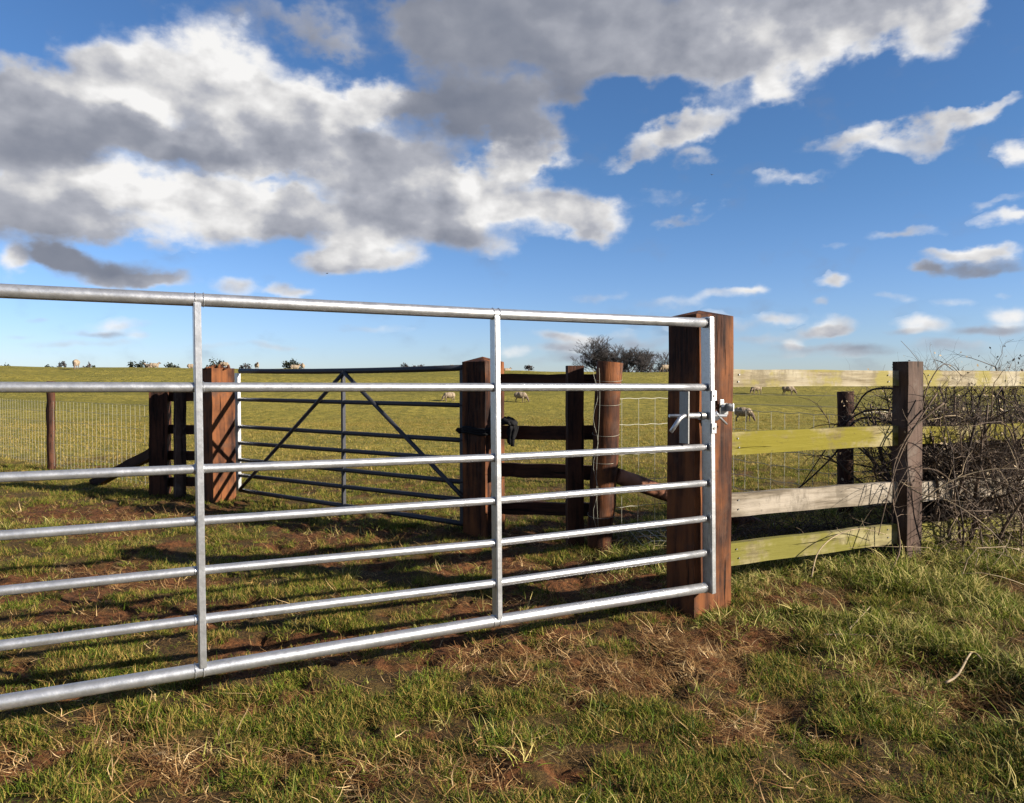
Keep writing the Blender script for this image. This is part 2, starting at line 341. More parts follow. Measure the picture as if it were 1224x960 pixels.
def ground_mat():
    m, b, o = mat('pasture_soil_and_turf'); v = b.n('ShaderNodeNewGeometry').outputs['Position']
    a = b.n('ShaderNodeAttribute'); a.attribute_name = 'mud'; mu = a.outputs['Fac']
    a2 = b.n('ShaderNodeAttribute'); a2.attribute_name = 'far'; far = a2.outputs['Fac']
    n1 = b.noise(v, 3.5, 6, .6); n2 = b.noise(v, 28, 6, .65); n3 = b.noise(v, 110, 4, .7)
    soil = b.mix(b.ramp(n2, .35, .65), (.024, .010, .004), (.115, .045, .016))
    soil = b.mix(b.m('MULTIPLY', b.ramp(n3, .55, .7), .7), soil, (.20, .10, .036))
    turf = b.mix(b.ramp(n3, .38, .62), (.014, .009, .004), (.075, .044, .013))
    turf = b.mix(b.m('MULTIPLY', b.ramp(n1, .5, .7), .5), turf, (.10, .075, .02))
    # the distant field: clumps, streaks and paler seed heads
    vs = b.v('MULTIPLY', v, (1, .8, 1))
    f1 = b.noise(vs, .22, 5, .6); f2 = b.noise(vs, 2.2, 6, .7); f3 = b.noise(vs, 9, 5, .75)
    fld = b.mix(b.ramp(f2, .42, .58), (.105, .090, .012), (.225, .180, .030))
    fld = b.mix(b.m('MULTIPLY', b.ramp(f3, .5, .68), .65), fld, (.29, .25, .055))
    fld = b.mix(b.m('MULTIPLY', b.ramp(f3, .50, .38), .85), fld, (.055, .062, .010))
    fld = b.mix(b.m('MULTIPLY', b.ramp(f1, .48, .66), .55), fld, (.125, .112, .018))
    nearc = b.mix(mu, turf, soil); bands = b.noise(b.v('MULTIPLY', v, (.035, .12, 1)), 1.0, 4, .6)
    fld = b.mix(b.m('MULTIPLY', b.ramp(bands, .44, .60), .55), fld, (.095, .090, .014))
    c = b.mix(far, nearc, fld)
    h = b.m('ADD', b.m('MULTIPLY', n2, .6), b.m('MULTIPLY', n3, .4))
    hf = b.m('ADD', f3, b.m('MULTIPLY', f2, 1.5))
    hh = b.m('ADD', b.m('MULTIPLY', h, .02), b.m('MULTIPLY', b.m('MULTIPLY', hf, far), .06))
    p = principled(b, o, c, .95, 0, .15, hh, 1.0, 1.0); return m
GROUND = ground_mat()
def blade_mat(name, dark, mid, light, dry, transl=.35):
    m, b, o = mat(name); v = b.n('ShaderNodeNewGeometry').outputs['Position']
    tip = b.n('ShaderNodeAttribute'); tip.attribute_name = 'tip'
    rn = b.n('ShaderNodeAttribute'); rn.attribute_name = 'rnd'
    oi = b.n('ShaderNodeObjectInfo')
    n = b.noise(v, 1.6, 4, .6); n2 = b.noise(v, 9, 3, .6)
    f = b.m('ADD', b.m('MULTIPLY', rn.outputs['Fac'], .45), b.m('ADD', b.m('MULTIPLY', oi.outputs['Random'], .25), b.m('MULTIPLY', n, .30)))
    c = b.mix(b.ramp(f, .25, .55), dark, mid); c = b.mix(b.ramp(f, .5, .8), c, light)
    d = b.m('ADD', b.m('MULTIPLY', n2, .55), b.m('MULTIPLY', rn.outputs['Fac'], .45))
    c = b.mix(b.ramp(b.m('ADD', d, b.m('MULTIPLY', tip.outputs['Fac'], .10)), .54, .72), c, dry)
    df = b.n('ShaderNodeBsdfPrincipled'); b.l(c, df.inputs['Base Color']); df.inputs['Roughness'].default_value = .65; df.inputs['Specular IOR Level'].default_value = .12
    tr = b.n('ShaderNodeBsdfTranslucent'); b.l(c, tr.inputs[0])
    x = b.n('ShaderNodeMixShader'); x.inputs[0].default_value = transl; b.l(df.outputs[0], x.inputs[1]); b.l(tr.outputs[0], x.inputs[2])
    b.l(x.outputs[0], o.inputs[0]); return m
M_GRASS = blade_mat('short_grass_blades', (.028, .050, .007), (.095, .135, .011), (.23, .255, .028), (.30, .21, .06))
M_LONG = blade_mat('long_grass_blades', (.038, .062, .008), (.135, .170, .018), (.30, .32, .048), (.44, .37, .14))
M_STRAW = blade_mat('dead_grass_strands', (.13, .07, .025), (.36, .22, .09), (.80, .62, .34), (.12, .06, .022), .2)
M_FIELD = blade_mat('field_grass_blades', (.080, .078, .010), (.175, .152, .022), (.29, .235, .044), (.35, .25, .08))

# ------------------------------------------------------------------ object helpers
def mesh(name, V_, F_, m=None, smooth=False):
    me = bpy.data.meshes.new(name)
    V_ = np.asarray(V_, np.float32).reshape(-1, 3)
    if isinstance(F_, np.ndarray):
        k = F_.shape[1]; me.vertices.add(len(V_)); me.vertices.foreach_set('co', V_.ravel())
        me.loops.add(F_.size); me.loops.foreach_set('vertex_index', F_.astype(np.int32).ravel())
        me.polygons.add(len(F_)); me.polygons.foreach_set('loop_start', np.arange(0, F_.size, k, dtype=np.int32))
        me.update(calc_edges=True); me.validate()
    else:
        me.from_pydata(V_.tolist(), [], F_); me.update()
    if smooth: me.polygons.foreach_set('use_smooth', [True] * len(me.polygons))
    if m: me.materials.append(m)
    return me
def link(name, me, parent=None, mw=None):
    o = bpy.data.objects.new(name, me); C.objects.link(o)
    mw = mw or Matrix.Identity(4)
    if parent: o.parent = parent; o.matrix_local = parent['_m'] @ mw if False else Matrix.Translation(-Vector(parent['at'])) @ mw
    else: o.matrix_world = mw
    return o
def thing(name, label, cat, loc=(0, 0, 0), group=None):
    o = bpy.data.objects.new(name, None); C.objects.link(o); o.location = loc; o['at'] = [float(k) for k in loc]
    o.empty_display_size = .2
    return tag(o, label, cat, group)
def tag(o, label=None, cat=None, group=None, kind=None):
    if label: o['label'] = label
    if cat: o['category'] = cat
    if group: o['group'] = group
    if kind: o['kind'] = kind
    return o
def frame(x, up=Vector((0, 0, 1)), loc=Vector((0, 0, 0))):
    x = Vector(x).normalized(); y = Vector(up).cross(x).normalized(); z = x.cross(y)
    m = Matrix((x, y, z)).transposed().to_4x4(); m.translation = loc; return m
def beam(name, p0, p1, w, h, m, parent=None, up=(0, 0, 1), seg=8, wob=.004, bev=.004, label=None):
    """a sawn timber: local x runs along it, w across (local y), h up (local z)"""
    p0, p1 = Vector(p0), Vector(p1); L = (p1 - p0).length
    bm = bmesh.new(); rings = []
    for i in range(seg + 1):
        t = i / seg; dy = random.uniform(-wob, wob); dz = random.uniform(-wob, wob); hs = 1 + random.uniform(-.02, .02)
        if i in (0, seg): dy *= .3; dz *= .3
        rings.append([bm.verts.new((t * L, sy * w / 2 + dy, sz * h / 2 * hs + dz)) for sy, sz in ((-1, -1), (1, -1), (1, 1), (-1, 1))])
    for a, c in zip(rings, rings[1:]):
        for k in range(4): bm.faces.new((a[k], a[(k + 1) % 4], c[(k + 1) % 4], c[k]))
    bm.faces.new(rings[0][::-1]); bm.faces.new(rings[-1])
    ed = [e for e in bm.edges if len(e.link_faces) == 2 and e.calc_face_angle(0) > .8]
    if bev: bmesh.ops.bevel(bm, geom=ed, offset=bev, segments=2, affect='EDGES')
    bmesh.ops.recalc_face_normals(bm, faces=bm.faces)
    me = bpy.data.meshes.new(name); bm.to_mesh(me); bm.free(); me.materials.append(m)
    o = link(name, me, parent, frame(p1 - p0, up, p0))
    if label: o['label'] = label
    return o
def post(name, base, top, phi, w, d, m, parent=None, cap='peak', peak=.03, seg=12, wob=.002, bev=.006):
    """square post; base/top are centres of the ends, phi the direction of its w side"""
    base, top = Vector(base), Vector(top); ax = top - base; L = ax.length
    z = ax.normalized(); x = Vector((math.cos(phi), math.sin(phi), 0)); x = (x - z * x.dot(z)).normalized(); y = z.cross(x)
    bm = bmesh.new(); rings = []
    for i in range(seg + 1):
        t = i / seg; dx = random.uniform(-wob, wob); dy = random.uniform(-wob, wob)
        rings.append([bm.verts.new((sx * w / 2 + dx, sy * d / 2 + dy, t * L)) for sx, sy in ((-1, -1), (1, -1), (1, 1), (-1, 1))])
    for a, c in zip(rings, rings[1:]):
        for k in range(4): bm.faces.new((a[k], a[(k + 1) % 4], c[(k + 1) % 4], c[k]))
    bm.faces.new(rings[0][::-1])
    if cap == 'peak':
        v = bm.verts.new((random.uniform(-.01, .01), random.uniform(-.01, .01), L + peak))
        for k in range(4): bm.faces.new((rings[-1][k], rings[-1][(k + 1) % 4], v))
    else: bm.faces.new(rings[-1])
    ed = [e for e in bm.edges if len(e.link_faces) == 2 and e.calc_face_angle(0) > .8]
    bmesh.ops.bevel(bm, geom=ed, offset=bev, segments=2, affect='EDGES')
    bmesh.ops.recalc_face_normals(bm, faces=bm.faces)
    me = bpy.data.meshes.new(name); bm.to_mesh(me); bm.free(); me.materials.append(m)
    mw = Matrix((x, y, z)).transposed().to_4x4(); mw.translation = base
    return link(name, me, parent, mw)
def tubes(lines, sides=6, cap=False):
    """lines: list of (points Nx3, radii N). returns V, F(list)"""
    V_, F_ = [], []; base = 0
    ang = np.arange(sides) * 2 * np.pi / sides; ca, sa = np.cos(ang), np.sin(ang)
    for pts, rad in lines:
        pts = np.asarray(pts, float); rad = np.asarray(rad, float)
        if rad.ndim == 0: rad = np.full(len(pts), float(rad))
        t = np.gradient(pts, axis=0); t /= np.linalg.norm(t, axis=1)[:, None] + 1e-9
        ref = np.array([0., 0, 1]) if abs(t[:, 2]).mean() < .8 else np.array([1., 0, 0])
        u = np.cross(t, ref); u /= np.linalg.norm(u, axis=1)[:, None] + 1e-9; w = np.cross(t, u)
        ring = pts[:, None, :] + rad[:, None, None] * (ca[None, :, None] * u[:, None, :] + sa[None, :, None] * w[:, None, :])
        V_.append(ring.reshape(-1, 3)); n = len(pts)
        i = np.arange(n - 1)[:, None] * sides; k = np.arange(sides)[None, :]; k2 = (k + 1) % sides
        q = np.stack([i + k, i + k2, i + sides + k2, i + sides + k], -1).reshape(-1, 4) + base
        F_.extend(q.tolist())
        if cap: F_.append([base + j for j in range(sides)][::-1]); F_.append([base + (n - 1) * sides + j for j in range(sides)])
        base += n * sides
    return np.concatenate(V_), F_
def tube_obj(name, lines, m, parent=None, sides=6, cap=True, smooth=True):
    V_, F_ = tubes(lines, sides, cap); me = mesh(name, V_, F_, m)
    if smooth: me.polygons.foreach_set('use_smooth', [len(p.vertices) == 4 for p in me.polygons])
    return link(name, me, parent)
def pipe(name, p0, p1, r, m, parent, sides=20, sag=0.0, caps=True):
    p0, p1 = Vector(p0), Vector(p1); n = 9; pts = []
    for i in range(n):
        t = i / (n - 1); p = p0.lerp(p1, t); p.z -= sag * 4 * t * (1 - t); pts.append(p)
    return tube_obj(name, [(np.array(pts), r)], m, parent, sides, caps)
def boxat(name, c, u, v, w, su, sv, sw, m, parent, bev=.002):
    """box centred at c with axes u,v,w (unit) and sizes"""
    bm = bmesh.new(); bmesh.ops.create_cube(bm, size=1)
    for q in bm.verts: q.co = Vector((q.co.x * su, q.co.y * sv, q.co.z * sw))
    if bev: bmesh.ops.bevel(bm, geom=list(bm.edges), offset=min(bev, min(su, sv, sw) * .3), segments=2, affect='EDGES')
    me = bpy.data.meshes.new(name); bm.to_mesh(me); bm.free(); me.materials.append(m)
    mw = Matrix((u, v, w)).transposed().to_4x4(); mw.translation = c
    return link(name, me, parent, mw)
def curve_line(pts, r0, r1, n=18):
    pts = [Vector(p) for p in pts]; out_ = []; m_ = len(pts)
    for i in range(n + 1):
        t = i / n * (m_ - 1); k = min(int(t), m_ - 2); f = t - k
        p0 = pts[max(k - 1, 0)]; p1 = pts[k]; p2 = pts[k + 1]; p3 = pts[min(k + 2, m_ - 1)]
        out_.append(list(.5 * ((2 * p1) + (p2 - p0) * f + (2 * p0 - 5 * p1 + 4 * p2 - p3) * f * f + (3 * p1 - p0 - 3 * p2 + p3) * f ** 3)))
    return np.array(out_), np.linspace(r0, r1, n + 1)
UP = Vector((0, 0, 1))

# ------------------------------------------------------------------ ground sheet (one mesh out past the horizon)
def make_ground():
    ys = [-40, -25, -15, -9, -6, -4, -3, -2, -1.2, -.6, -.2]
    y = .1
    while y < 4200: ys.append(y); y += max(.016, y * .0125) if y < 120 else y * .06
    ys = np.array(ys); n = 340; s = np.linspace(-1, 1, n)
    hw = np.sqrt(2.2 ** 2 + (1.05 * np.abs(ys)) ** 2)
    X = s[None, :] * hw[:, None]; Y = np.repeat(ys[:, None], n, 1)
    Z = ground_z(X, Y); mu = mudmask(X, Y); far = sst(Y + (fbm(X * .8, Y * .8, 44, 3) - .5) * 5, 6.0, 12)
    rows = len(ys); i = np.arange(rows - 1)[:, None] * n; j = np.arange(n - 1)[None, :]
    q = np.stack([i + j, i + j + 1, i + n + j + 1, i + n + j], -1).reshape(-1, 4)
    me = mesh('ground', np.stack([X, Y, Z], -1), q, GROUND, True)
    for nm, a in (('mud', mu), ('far', far)):
        at = me.attributes.new(nm, 'FLOAT', 'POINT'); at.data.foreach_set('value', a.ravel().astype(np.float32))
    o = link('ground', me); o['kind'] = 'structure'; return o
make_ground()

# ------------------------------------------------------------------ front gate
GP = Plane((-.925, 2.225), (.885, .466))
def front_gate():
    A = GP.at(0, 836); root = thing('field_gate', 'shiny galvanised seven bar steel gate across the foreground', 'gate', (A.x, A.y, 0))
    xs = [238, 592, 842]
    ys = [[358.5, 463, 560.5, 622.5, 682, 740.5, 801], [375.5, 463, 547, 598.5, 649, 697, 742], [386, 463, 534.5, 577.5, 620, 661, 702.5]]
    rr = [.0195, .0145, .0135, .0135, .0135, .0145, .0205]
    L = (GP.at(842, 500) - GP.at(238, 500)).length
    for k in range(7):
        a = GP.at(238, ys[0][k]); m_ = GP.at(592, ys[1][k]); c = GP.at(842, ys[2][k])
        d = (m_ - a) * 1.0; lft = a - (c - a) / L * 2.02
        pts = [lft.lerp(a, t) for t in np.linspace(0, 1, 6)[:-1]] + [a.lerp(m_, t) for t in np.linspace(0, 1, 6)[:-1]] + [m_.lerp(c, t) for t in np.linspace(0, 1, 6)]
        tube_obj('rail', [(np.array([list(p) for p in pts]), rr[k])], GALV, root, 24, True)
    u, n = GP.u, GP.n
    # uprights: flat box section threaded by the rails
    for (px, top, bot) in ((238, 361.5, 797), (592, 378, 740)):
        dx = -3.5 if px == 238 else -1
        t = GP.at(px + dx + .5, top); bt = GP.at(px + (4.0 if px == 238 else 2.5), bot); ax = (t - bt).normalized(); c = (t + bt) / 2
        uu = (u - ax * u.dot(ax)).normalized(); nn = ax.cross(uu)
        boxat('upright', c, uu, nn, ax, .021, .044, (t - bt).length, GALV, root, .003)
    for px, side in ((238, 1), (238, -1), (592, 1), (592, -1), (842, -1)):
        for k in range(7):
            yy = {238: ys[0], 592: ys[1], 842: ys[2]}[px][k]; q = GP.at(px + (0 if px != 842 else 0), yy) + u * side * (.0115 if px != 842 else .002); w_ = []
            for a in np.linspace(0, 6.2832, 15): w_.append(list(q + (n * math.cos(a) + UP * math.sin(a)) * rr[k] * (1.04 + .05 * math.sin(5 * a + k))))
            tube_obj('weld', [(np.array(w_), .0020)], GALV, root, 5, False)
    for s_ in (.98, 2.02):                      # uprights of the part of the gate outside the picture
        p = GP.at(238, 400) - u * s_; boxat('upright', Vector((p.x, p.y, .69)), u, n, UP, .021, .044, 1.08, GALV, root, .003)
    t = GP.at(845.5, 379); bt = GP.at(848, 708); ax = (t - bt).normalized()
    uu = (u - ax * u.dot(ax)).normalized(); nn = ax.cross(uu)
    es = boxat('end_upright', (t + bt) / 2, uu, nn, ax, .024, .058, (t - bt).length, GALV, root, .003)
    # latch: guard strip, sprung bolt, cranked handle, bracket with two bolt holes
    g0, g1 = GP.at(817, 468), GP.at(819, 530)
    boxat('latch_guard', (g0 + g1) / 2, u, n, UP, .007, .055, (g0 - g1).length, BOLT, root, .001)  # dark steel here puts the guard's shaded side face into its colour
    b0, b1 = GP.at(820, 497), GP.at(843, 497); pipe('bolt_sleeve', b0, b1, .0115, GALV, root)
    pipe('sleeve_collar', GP.at(836, 497), GP.at(841.5, 497), .0165, BOLT, root)
    tube_obj('latch_bolt', [(np.array([list(GP.at(800, 497)), list(GP.at(868, 497))]), .0065)], GALV, root, 12)
    f = GP.off(-.04); h0, h1, h2 = f.at(817.5, 497), f.at(813, 500), f.at(802, 516)
    tube_obj('latch_handle', [(np.array([list(GP.at(820, 497)), list(h0), list(h1), list(h2)]), [.007, .008, .009, .0085])], GALV, root, 12)
    f = GP.off(-.031)
    for py in (473, 512): boxat('latch_tab', f.at(853.5, py), u, n, UP, .026, .004, .042, GALV, root, .001)
    boxat('latch_plate', f.off(.006).at(852, 492), u, n, UP, .022, .004, .15, BOLT, root, .001)
    for py in (473, 512):
        q = f.at(853.5, py) - n * .003; tube_obj('bolt_hole', [(np.array([list(q), list(q - n * .002)]), .0055)], BOLT, root, 12)
    return root
front_gate()

# ------------------------------------------------------------------ gate posts
fp = GP.off(.045)                                  # front face of the big right-hand post
pl, pr = fp.at(829.5, 742), fp.at(873, 742); tl, tr_ = fp.at(833.0, 376), fp.at(876, 378)
wv = (pr - pl).length; ctr = (pl + pr) / 2 + GP.n * .09; cto = (tl + tr_) / 2 + GP.n * .09
ph = math.atan2(GP.u.y, GP.u.x)
post_a = post('gate_post', (ctr.x, ctr.y, -.08), (cto.x, cto.y, EYE + .29), ph, wv, .18, WOOD_POST, peak=.028)
tag(post_a, 'tallest square red brown gate post, with the steel latch and the pale rails beside it', 'gate post')
# latch keep bolted on the face of that post
def keep():
    r = thing('latch_keep', 'small steel latch catch bolted to the face of the tallest gate post', 'latch', fp.at(862, 492))
    f = fp.off(-.006); u, n = GP.u, GP.n
    boxat('back_plate', f.at(865, 489), u, n, UP, .05, .006, .05, BOLT, r)
    boxat('striker', f.off(-.02).at(872.5, 487), u, n, UP, .009, .045, .034, GALV, r)
    boxat('striker', f.off(-.02).at(858, 497), u, n, UP, .02, .035, .014, GALV, r)
    boxat('top_tab', f.off(-.012).at(862, 480), u, n, UP, .022, .014, .018, GALV, r)
    tube_obj('catch_lever', [(np.array([list(f.off(-.03).at(854, 492)), list(f.off(-.035).at(860, 499)), list(f.off(-.02).at(868.5, 507))]), [.009, .006, .0045])], GALV, r, 10)
    pipe('catch_roller', f.off(-.04).at(856, 499), f.off(-.002).at(856, 497), .014, GALV, r)
    pipe('pivot_bolt', f.off(-.028).at(864, 485), f.at(864, 485), .006, GALV, r, 8)
keep()
FD = Vector((.806, -.592, 0))                      # far gate runs this way, coming nearer to the right
def square_at(px, by, tyl, phi, w, d, Y, leanpx=0, sink=.08):
    """post whose nearest vertical corner stands at px"""
    cb = P(px, by, Y); ct = P(px + leanpx, tyl, Y)
    u = Vector((math.cos(phi), math.sin(phi), 0)); n = Vector((-u.y, u.x, 0))
    o = u * (w / 2) + n * (d / 2)
    return (cb.x + o.x, cb.y + o.y, gz(cb.x, cb.y) - sink), (ct.x + o.x, ct.y + o.y, ct.z)
phc = math.atan2(.806, .592)                        # square with the far gate
bp, tp = square_at(581.5, 640, 432, phc, .195, .195, 4.83, -1)
o = post('gate_post', bp, tp, phc, .205, .19, WOOD_POST, peak=.035); tag(o, 'square gate post with a peaked top and a black band, behind the steel gate', 'gate post')
bp2, tp2 = square_at(255, 602, 440, R(49), .2, .17, 6.15, -2)
o = post('gate_post', bp2, tp2, R(49), .20, .17, WOOD_POST, cap='flat', wob=.003); tag(o, 'rough topped square gate post striped with rail shadows, hanging the dark far gate', 'gate post')
# ragged splintered top on that post
def splinters(c, n=26):
    L_ = []
    for k in range(n):
        a = Vector((random.uniform(-.085, .085), random.uniform(-.07, .07), -.01)); h = random.uniform(.02, .055) * (1 - abs(a.x) * 4)
        L_.append(([list(Vector(c) + a), list(Vector(c) + a + Vector((random.uniform(-.012, .012), 0, max(.01, h))))], [.022, .006]))
    return L_
so = tube_obj('splintered_top', splinters(tp2), WOOD_POST, None, 5)
so.parent = o; so.matrix_parent_inverse = o.matrix_world.inverted() if False else Matrix.Identity(4)
bpy.context.view_layer.update(); so.matrix_local = o.matrix_world.inverted()

# black band and tail of rope round the middle post
def strap():
    r = thing('strap', 'black rubber band wrapped round the middle gate post, knotted at its right side', 'strap', (tp[0], tp[1], 0))
    zc = P(575, 515, 4.88).z; u = Vector((math.cos(phc), math.sin(phc), 0)); n = Vector((-u.y, u.x, 0)); c = Vector((bp[0], bp[1], zc))
    pts = []
    for k in range(33):
        a = k / 32 * 2 * math.pi; q = abs(math.cos(a)) ** 6 + abs(math.sin(a)) ** 6; q = q ** (-1 / 6)
        pts.append(list(c + u * math.cos(a) * .114 * q + n * math.sin(a) * .107 * q + UP * .006 * math.sin(3 * a)))
    for dz in (-.014, .0, .014):
        tube_obj('band', [(np.array(pts) + [0, 0, dz], .011)], BLACK, r, 8, False)
    k0 = P(607, 508, 4.80); L_ = []
    for s_ in range(6):
        a = s_ * 1.05; ca, sa = math.cos(a), math.sin(a)
        pp = [k0 + Vector((-.045, .03, .01)), k0 + Vector((.0 + .02 * ca, .02 * sa, .03 + .012 * sa)), k0 + Vector((.035 + .022 * ca, .02 * sa, .0)), k0 + Vector((.025 + .022 * ca, .02 * sa, -.05)), k0 + Vector((.022 + .014 * ca, .014 * sa, -.085 - .01 * s_))]
        L_.append(curve_line(pp, .017, .012, 9))
    tube_obj('knot', L_, BLACK, r, 8)
    q = P(549, 515, 5.0); tube_obj('loop_end', [([list(q + Vector((-.02, 0, .012))), list(q), list(Vector((c.x - .12, c.y, c.z)))], [.012, .02, .014])], BLACK, r, 8)
strap()

# ------------------------------------------------------------------ far gate
def far_gate():
    a = P(284, 500, 6.25); FG = Plane((a.x, a.y), (FD.x, FD.y), .15)
    root = thing('field_gate', 'shade darkened steel gate with an A shaped brace, standing in the field behind', 'gate', (a.x, a.y, 0))
    yl = [443.5, 477.5, 510, 529.5, 549.5, 568, 586]; yr = [439.5, 484.5, 526.5, 549.5, 576.5, 598, 626.5]
    rr = [.021, .0165, .0165, .0165, .0165, .0165, .0175]
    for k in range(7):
        pipe('rail', FG.at(287, yl[k]), FG.at(557, yr[k]), rr[k], GALV_SHADED, root, 14, sag=.012 if k == 0 else 0)
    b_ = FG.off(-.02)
    def bar(nm, a, c, r_=.0155): pipe(nm, a, c, r_, GALV_SHADED, root, 10)
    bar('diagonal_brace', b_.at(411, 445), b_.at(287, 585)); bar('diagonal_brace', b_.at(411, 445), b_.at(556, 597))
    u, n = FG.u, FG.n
    p0, p1 = FG.at(410.5, 444), FG.at(410.5, 604); boxat('middle_upright', (p0 + p1) / 2, u, n, UP, .022, .03, (p0 - p1).length, GALV_SHADED, root)
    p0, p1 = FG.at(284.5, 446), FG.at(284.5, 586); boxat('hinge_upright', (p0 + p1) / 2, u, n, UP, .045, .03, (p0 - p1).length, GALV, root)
    p0, p1 = FG.at(553, 439), FG.at(553, 627); boxat('latch_upright', (p0 + p1) / 2, u, n, UP, .03, .03, (p0 - p1).length, GALV_SHADED, root)
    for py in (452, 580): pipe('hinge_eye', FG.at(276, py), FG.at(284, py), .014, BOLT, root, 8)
far_gate()

# ------------------------------------------------------------------ right-hand post and rail fence
RP = GP.off(.155)
def right_fence():
    q = GP.off(.13).at(1091, 672)
    root = thing('rail_fence', 'four rail wooden fence in pale and yellow green boards, right of the tallest post', 'fence', (q.x, q.y, 0))
    l1 = ((441.5, 462.5), (516, 543), (589.5, 617), (648.5, 675)); r1 = ((442.5, 462), (510.5, 531), (576.5, 599.5), (626, 649.5))
    r2 = ((443.5, 461.5), (505, 525.5), (568.5, 588), (610, 632))
    ms = (RAIL_TOP, RAIL_YEL, RAIL_GRY, RAIL_GRN)
    lb = ('pale rail flecked with lichen', 'bright yellow green rail', 'bleached grey rail, split along its length', 'green stained bottom rail')
    for k in range(4):
        for j in range(2):
            if j == 0: xa, xb, ya, yb = 866, 1079, l1[k], r1[k]
            else: xa, xb, ya, yb = 1081, 1300, r1[k], r2[k]
            def mid(px): 
                if j == 0: t = (px - 875) / (1065 - 875)
                else: t = (px - 1095) / (1224 - 1095)
                return (ya[0] + (yb[0] - ya[0]) * t + ya[1] + (yb[1] - ya[1]) * t) / 2, (ya[1] + (yb[1] - ya[1]) * t) - (ya[0] + (yb[0] - ya[0]) * t)
            pa, pb = RP.at(xa, mid(xa)[0]), RP.at(xb, mid(xb)[0])
            t0 = RP.at(xa, mid(xa)[0] - mid(xa)[1] / 2).z - RP.at(xa, mid(xa)[0] + mid(xa)[1] / 2).z
            beam('rail', pa, pb, .036, abs(t0), ms[k], root, seg=10, wob=.0018, label=lb[k])
    for k in range(4):
        for px in (882, 1061, 1112):
            lo, hi = (l1[k][0], l1[k][1]) if px == 882 else (r1[k][0], r1[k][1])
            for t in (.3, .7):
                q = RP.off(-.0195).at(px + random.uniform(-2, 2), lo + (hi - lo) * t); pipe('nail', q, q - RP.n * .003, .0038, BOLT, root, 8)
    f = GP.off(.085)
    bl, br_ = f.at(1083.5, 676), f.at(1101, 676); tl, tr2 = f.at(1085.5, 432), f.at(1104, 432)
    c0 = (bl + br_) / 2 + GP.n * .045; c1 = (tl + tr2) / 2 + GP.n * .045
    post('post', (c0.x, c0.y, -.1), (c1.x, c1.y, c1.z), ph, (br_ - bl).length, .09, WOOD_POST_OLD, root, cap='flat', bev=.005)
    e = Vector((c0.x, c0.y, 0)) + GP.u * 1.95; post('post', (e.x, e.y, -.1), (e.x, e.y, 1.06), ph, .11, .13, WOOD_POST_OLD, root, cap='flat')
right_fence()

# ------------------------------------------------------------------ dark short fences either side of the far gate
def mid_fence():
    a = P(640, 600, 4.75)
    root = thing('rail_fence', 'short dark four rail fence between the banded post and the round post', 'fence', (a.x, a.y, 0))
    rows = ((447, 459, 446, 459), (508.5, 525, 508.5, 525.5), (553, 569.5, 556, 573.5), (599, 614, 600.5, 618))
    for (a0, a1, b0, b1) in rows:
        p0, p1 = P(598, (a0 + a1) / 2, 4.95), P(722, (b0 + b1) / 2 + .5, 4.60); h = (P(600, a0, 4.8) - P(600, a1, 4.8)).length
        beam('rail', p0, p1, .036, h, WOOD_DARK, root)
    c = P(687.5, 655, 4.52); t = P(687.5, 437, 4.52); post('post', (c.x, 4.56, gz(c.x, 4.56) - .08), (t.x, 4.56, t.z), R(8), .098, .07, WOOD_DARKP, root, cap='flat')
mid_fence()
def round_post(name, b0, t0, r0, m, parent=None, seg=10, sides=18):
    b0, t0 = Vector(b0), Vector(t0); pts = [b0.lerp(t0, k / seg) + Vector((random.uniform(-.006, .006), 0, 0)) for k in range(seg + 1)]
    rad = [r0 * (1 + random.uniform(-.045, .045)) for _ in pts]
    return tube_obj(name, [(np.array([list(p) for p in pts]), rad)], m, parent, sides, True)
def strainer():
    b0, t0 = P(716, 655, 4.46), P(729, 433, 4.46); g = gz(b0.x, 4.46)
    root = thing('strainer_post', 'leaning round wooden post wound with wire, propped by a slanting log', 'post', (b0.x, b0.y, g))
    mw = WOOD_POST
    round_post('post', (b0.x, b0.y, g - .08), t0, .078, mw, root)
    p0, p1 = P(735, 568, 4.47), P(905, 645, 5.0); p1.z = gz(p1.x, p1.y) - .02
    round_post('brace', p0, p1, .048, BR_LOG, root, 16)
    L_ = []
    for z_ in (1.0, .86, .68, .52, .36, .2):
        t = (z_ - g) / (t0.z - g); c = Vector(b0).lerp(t0, t); c.z = z_
        L_.append(([list(c + Vector((math.cos(a) * .0805, math.sin(a) * .0805, .012 * math.sin(a)))) for a in np.linspace(0, 6.2832, 17)], [.0009] * 17))
    L_.append(([list(P(715 + 2 * math.sin(y * .03), y, 4.378)) for y in range(440, 640, 10)], [.0009] * 20))
    L_.append(([list(P(712 + 3 * math.sin(y * .11), y, 4.382)) for y in range(440, 650, 10)], [.0009] * 21))
    tube_obj('wire_binding', L_, WIRE, root, 5, False)
BR_LOG = wood('bark_log', (.04, .018, .010), (.12, .05, .03), (.22, .10, .06), 'z', sc=.6)
strainer()
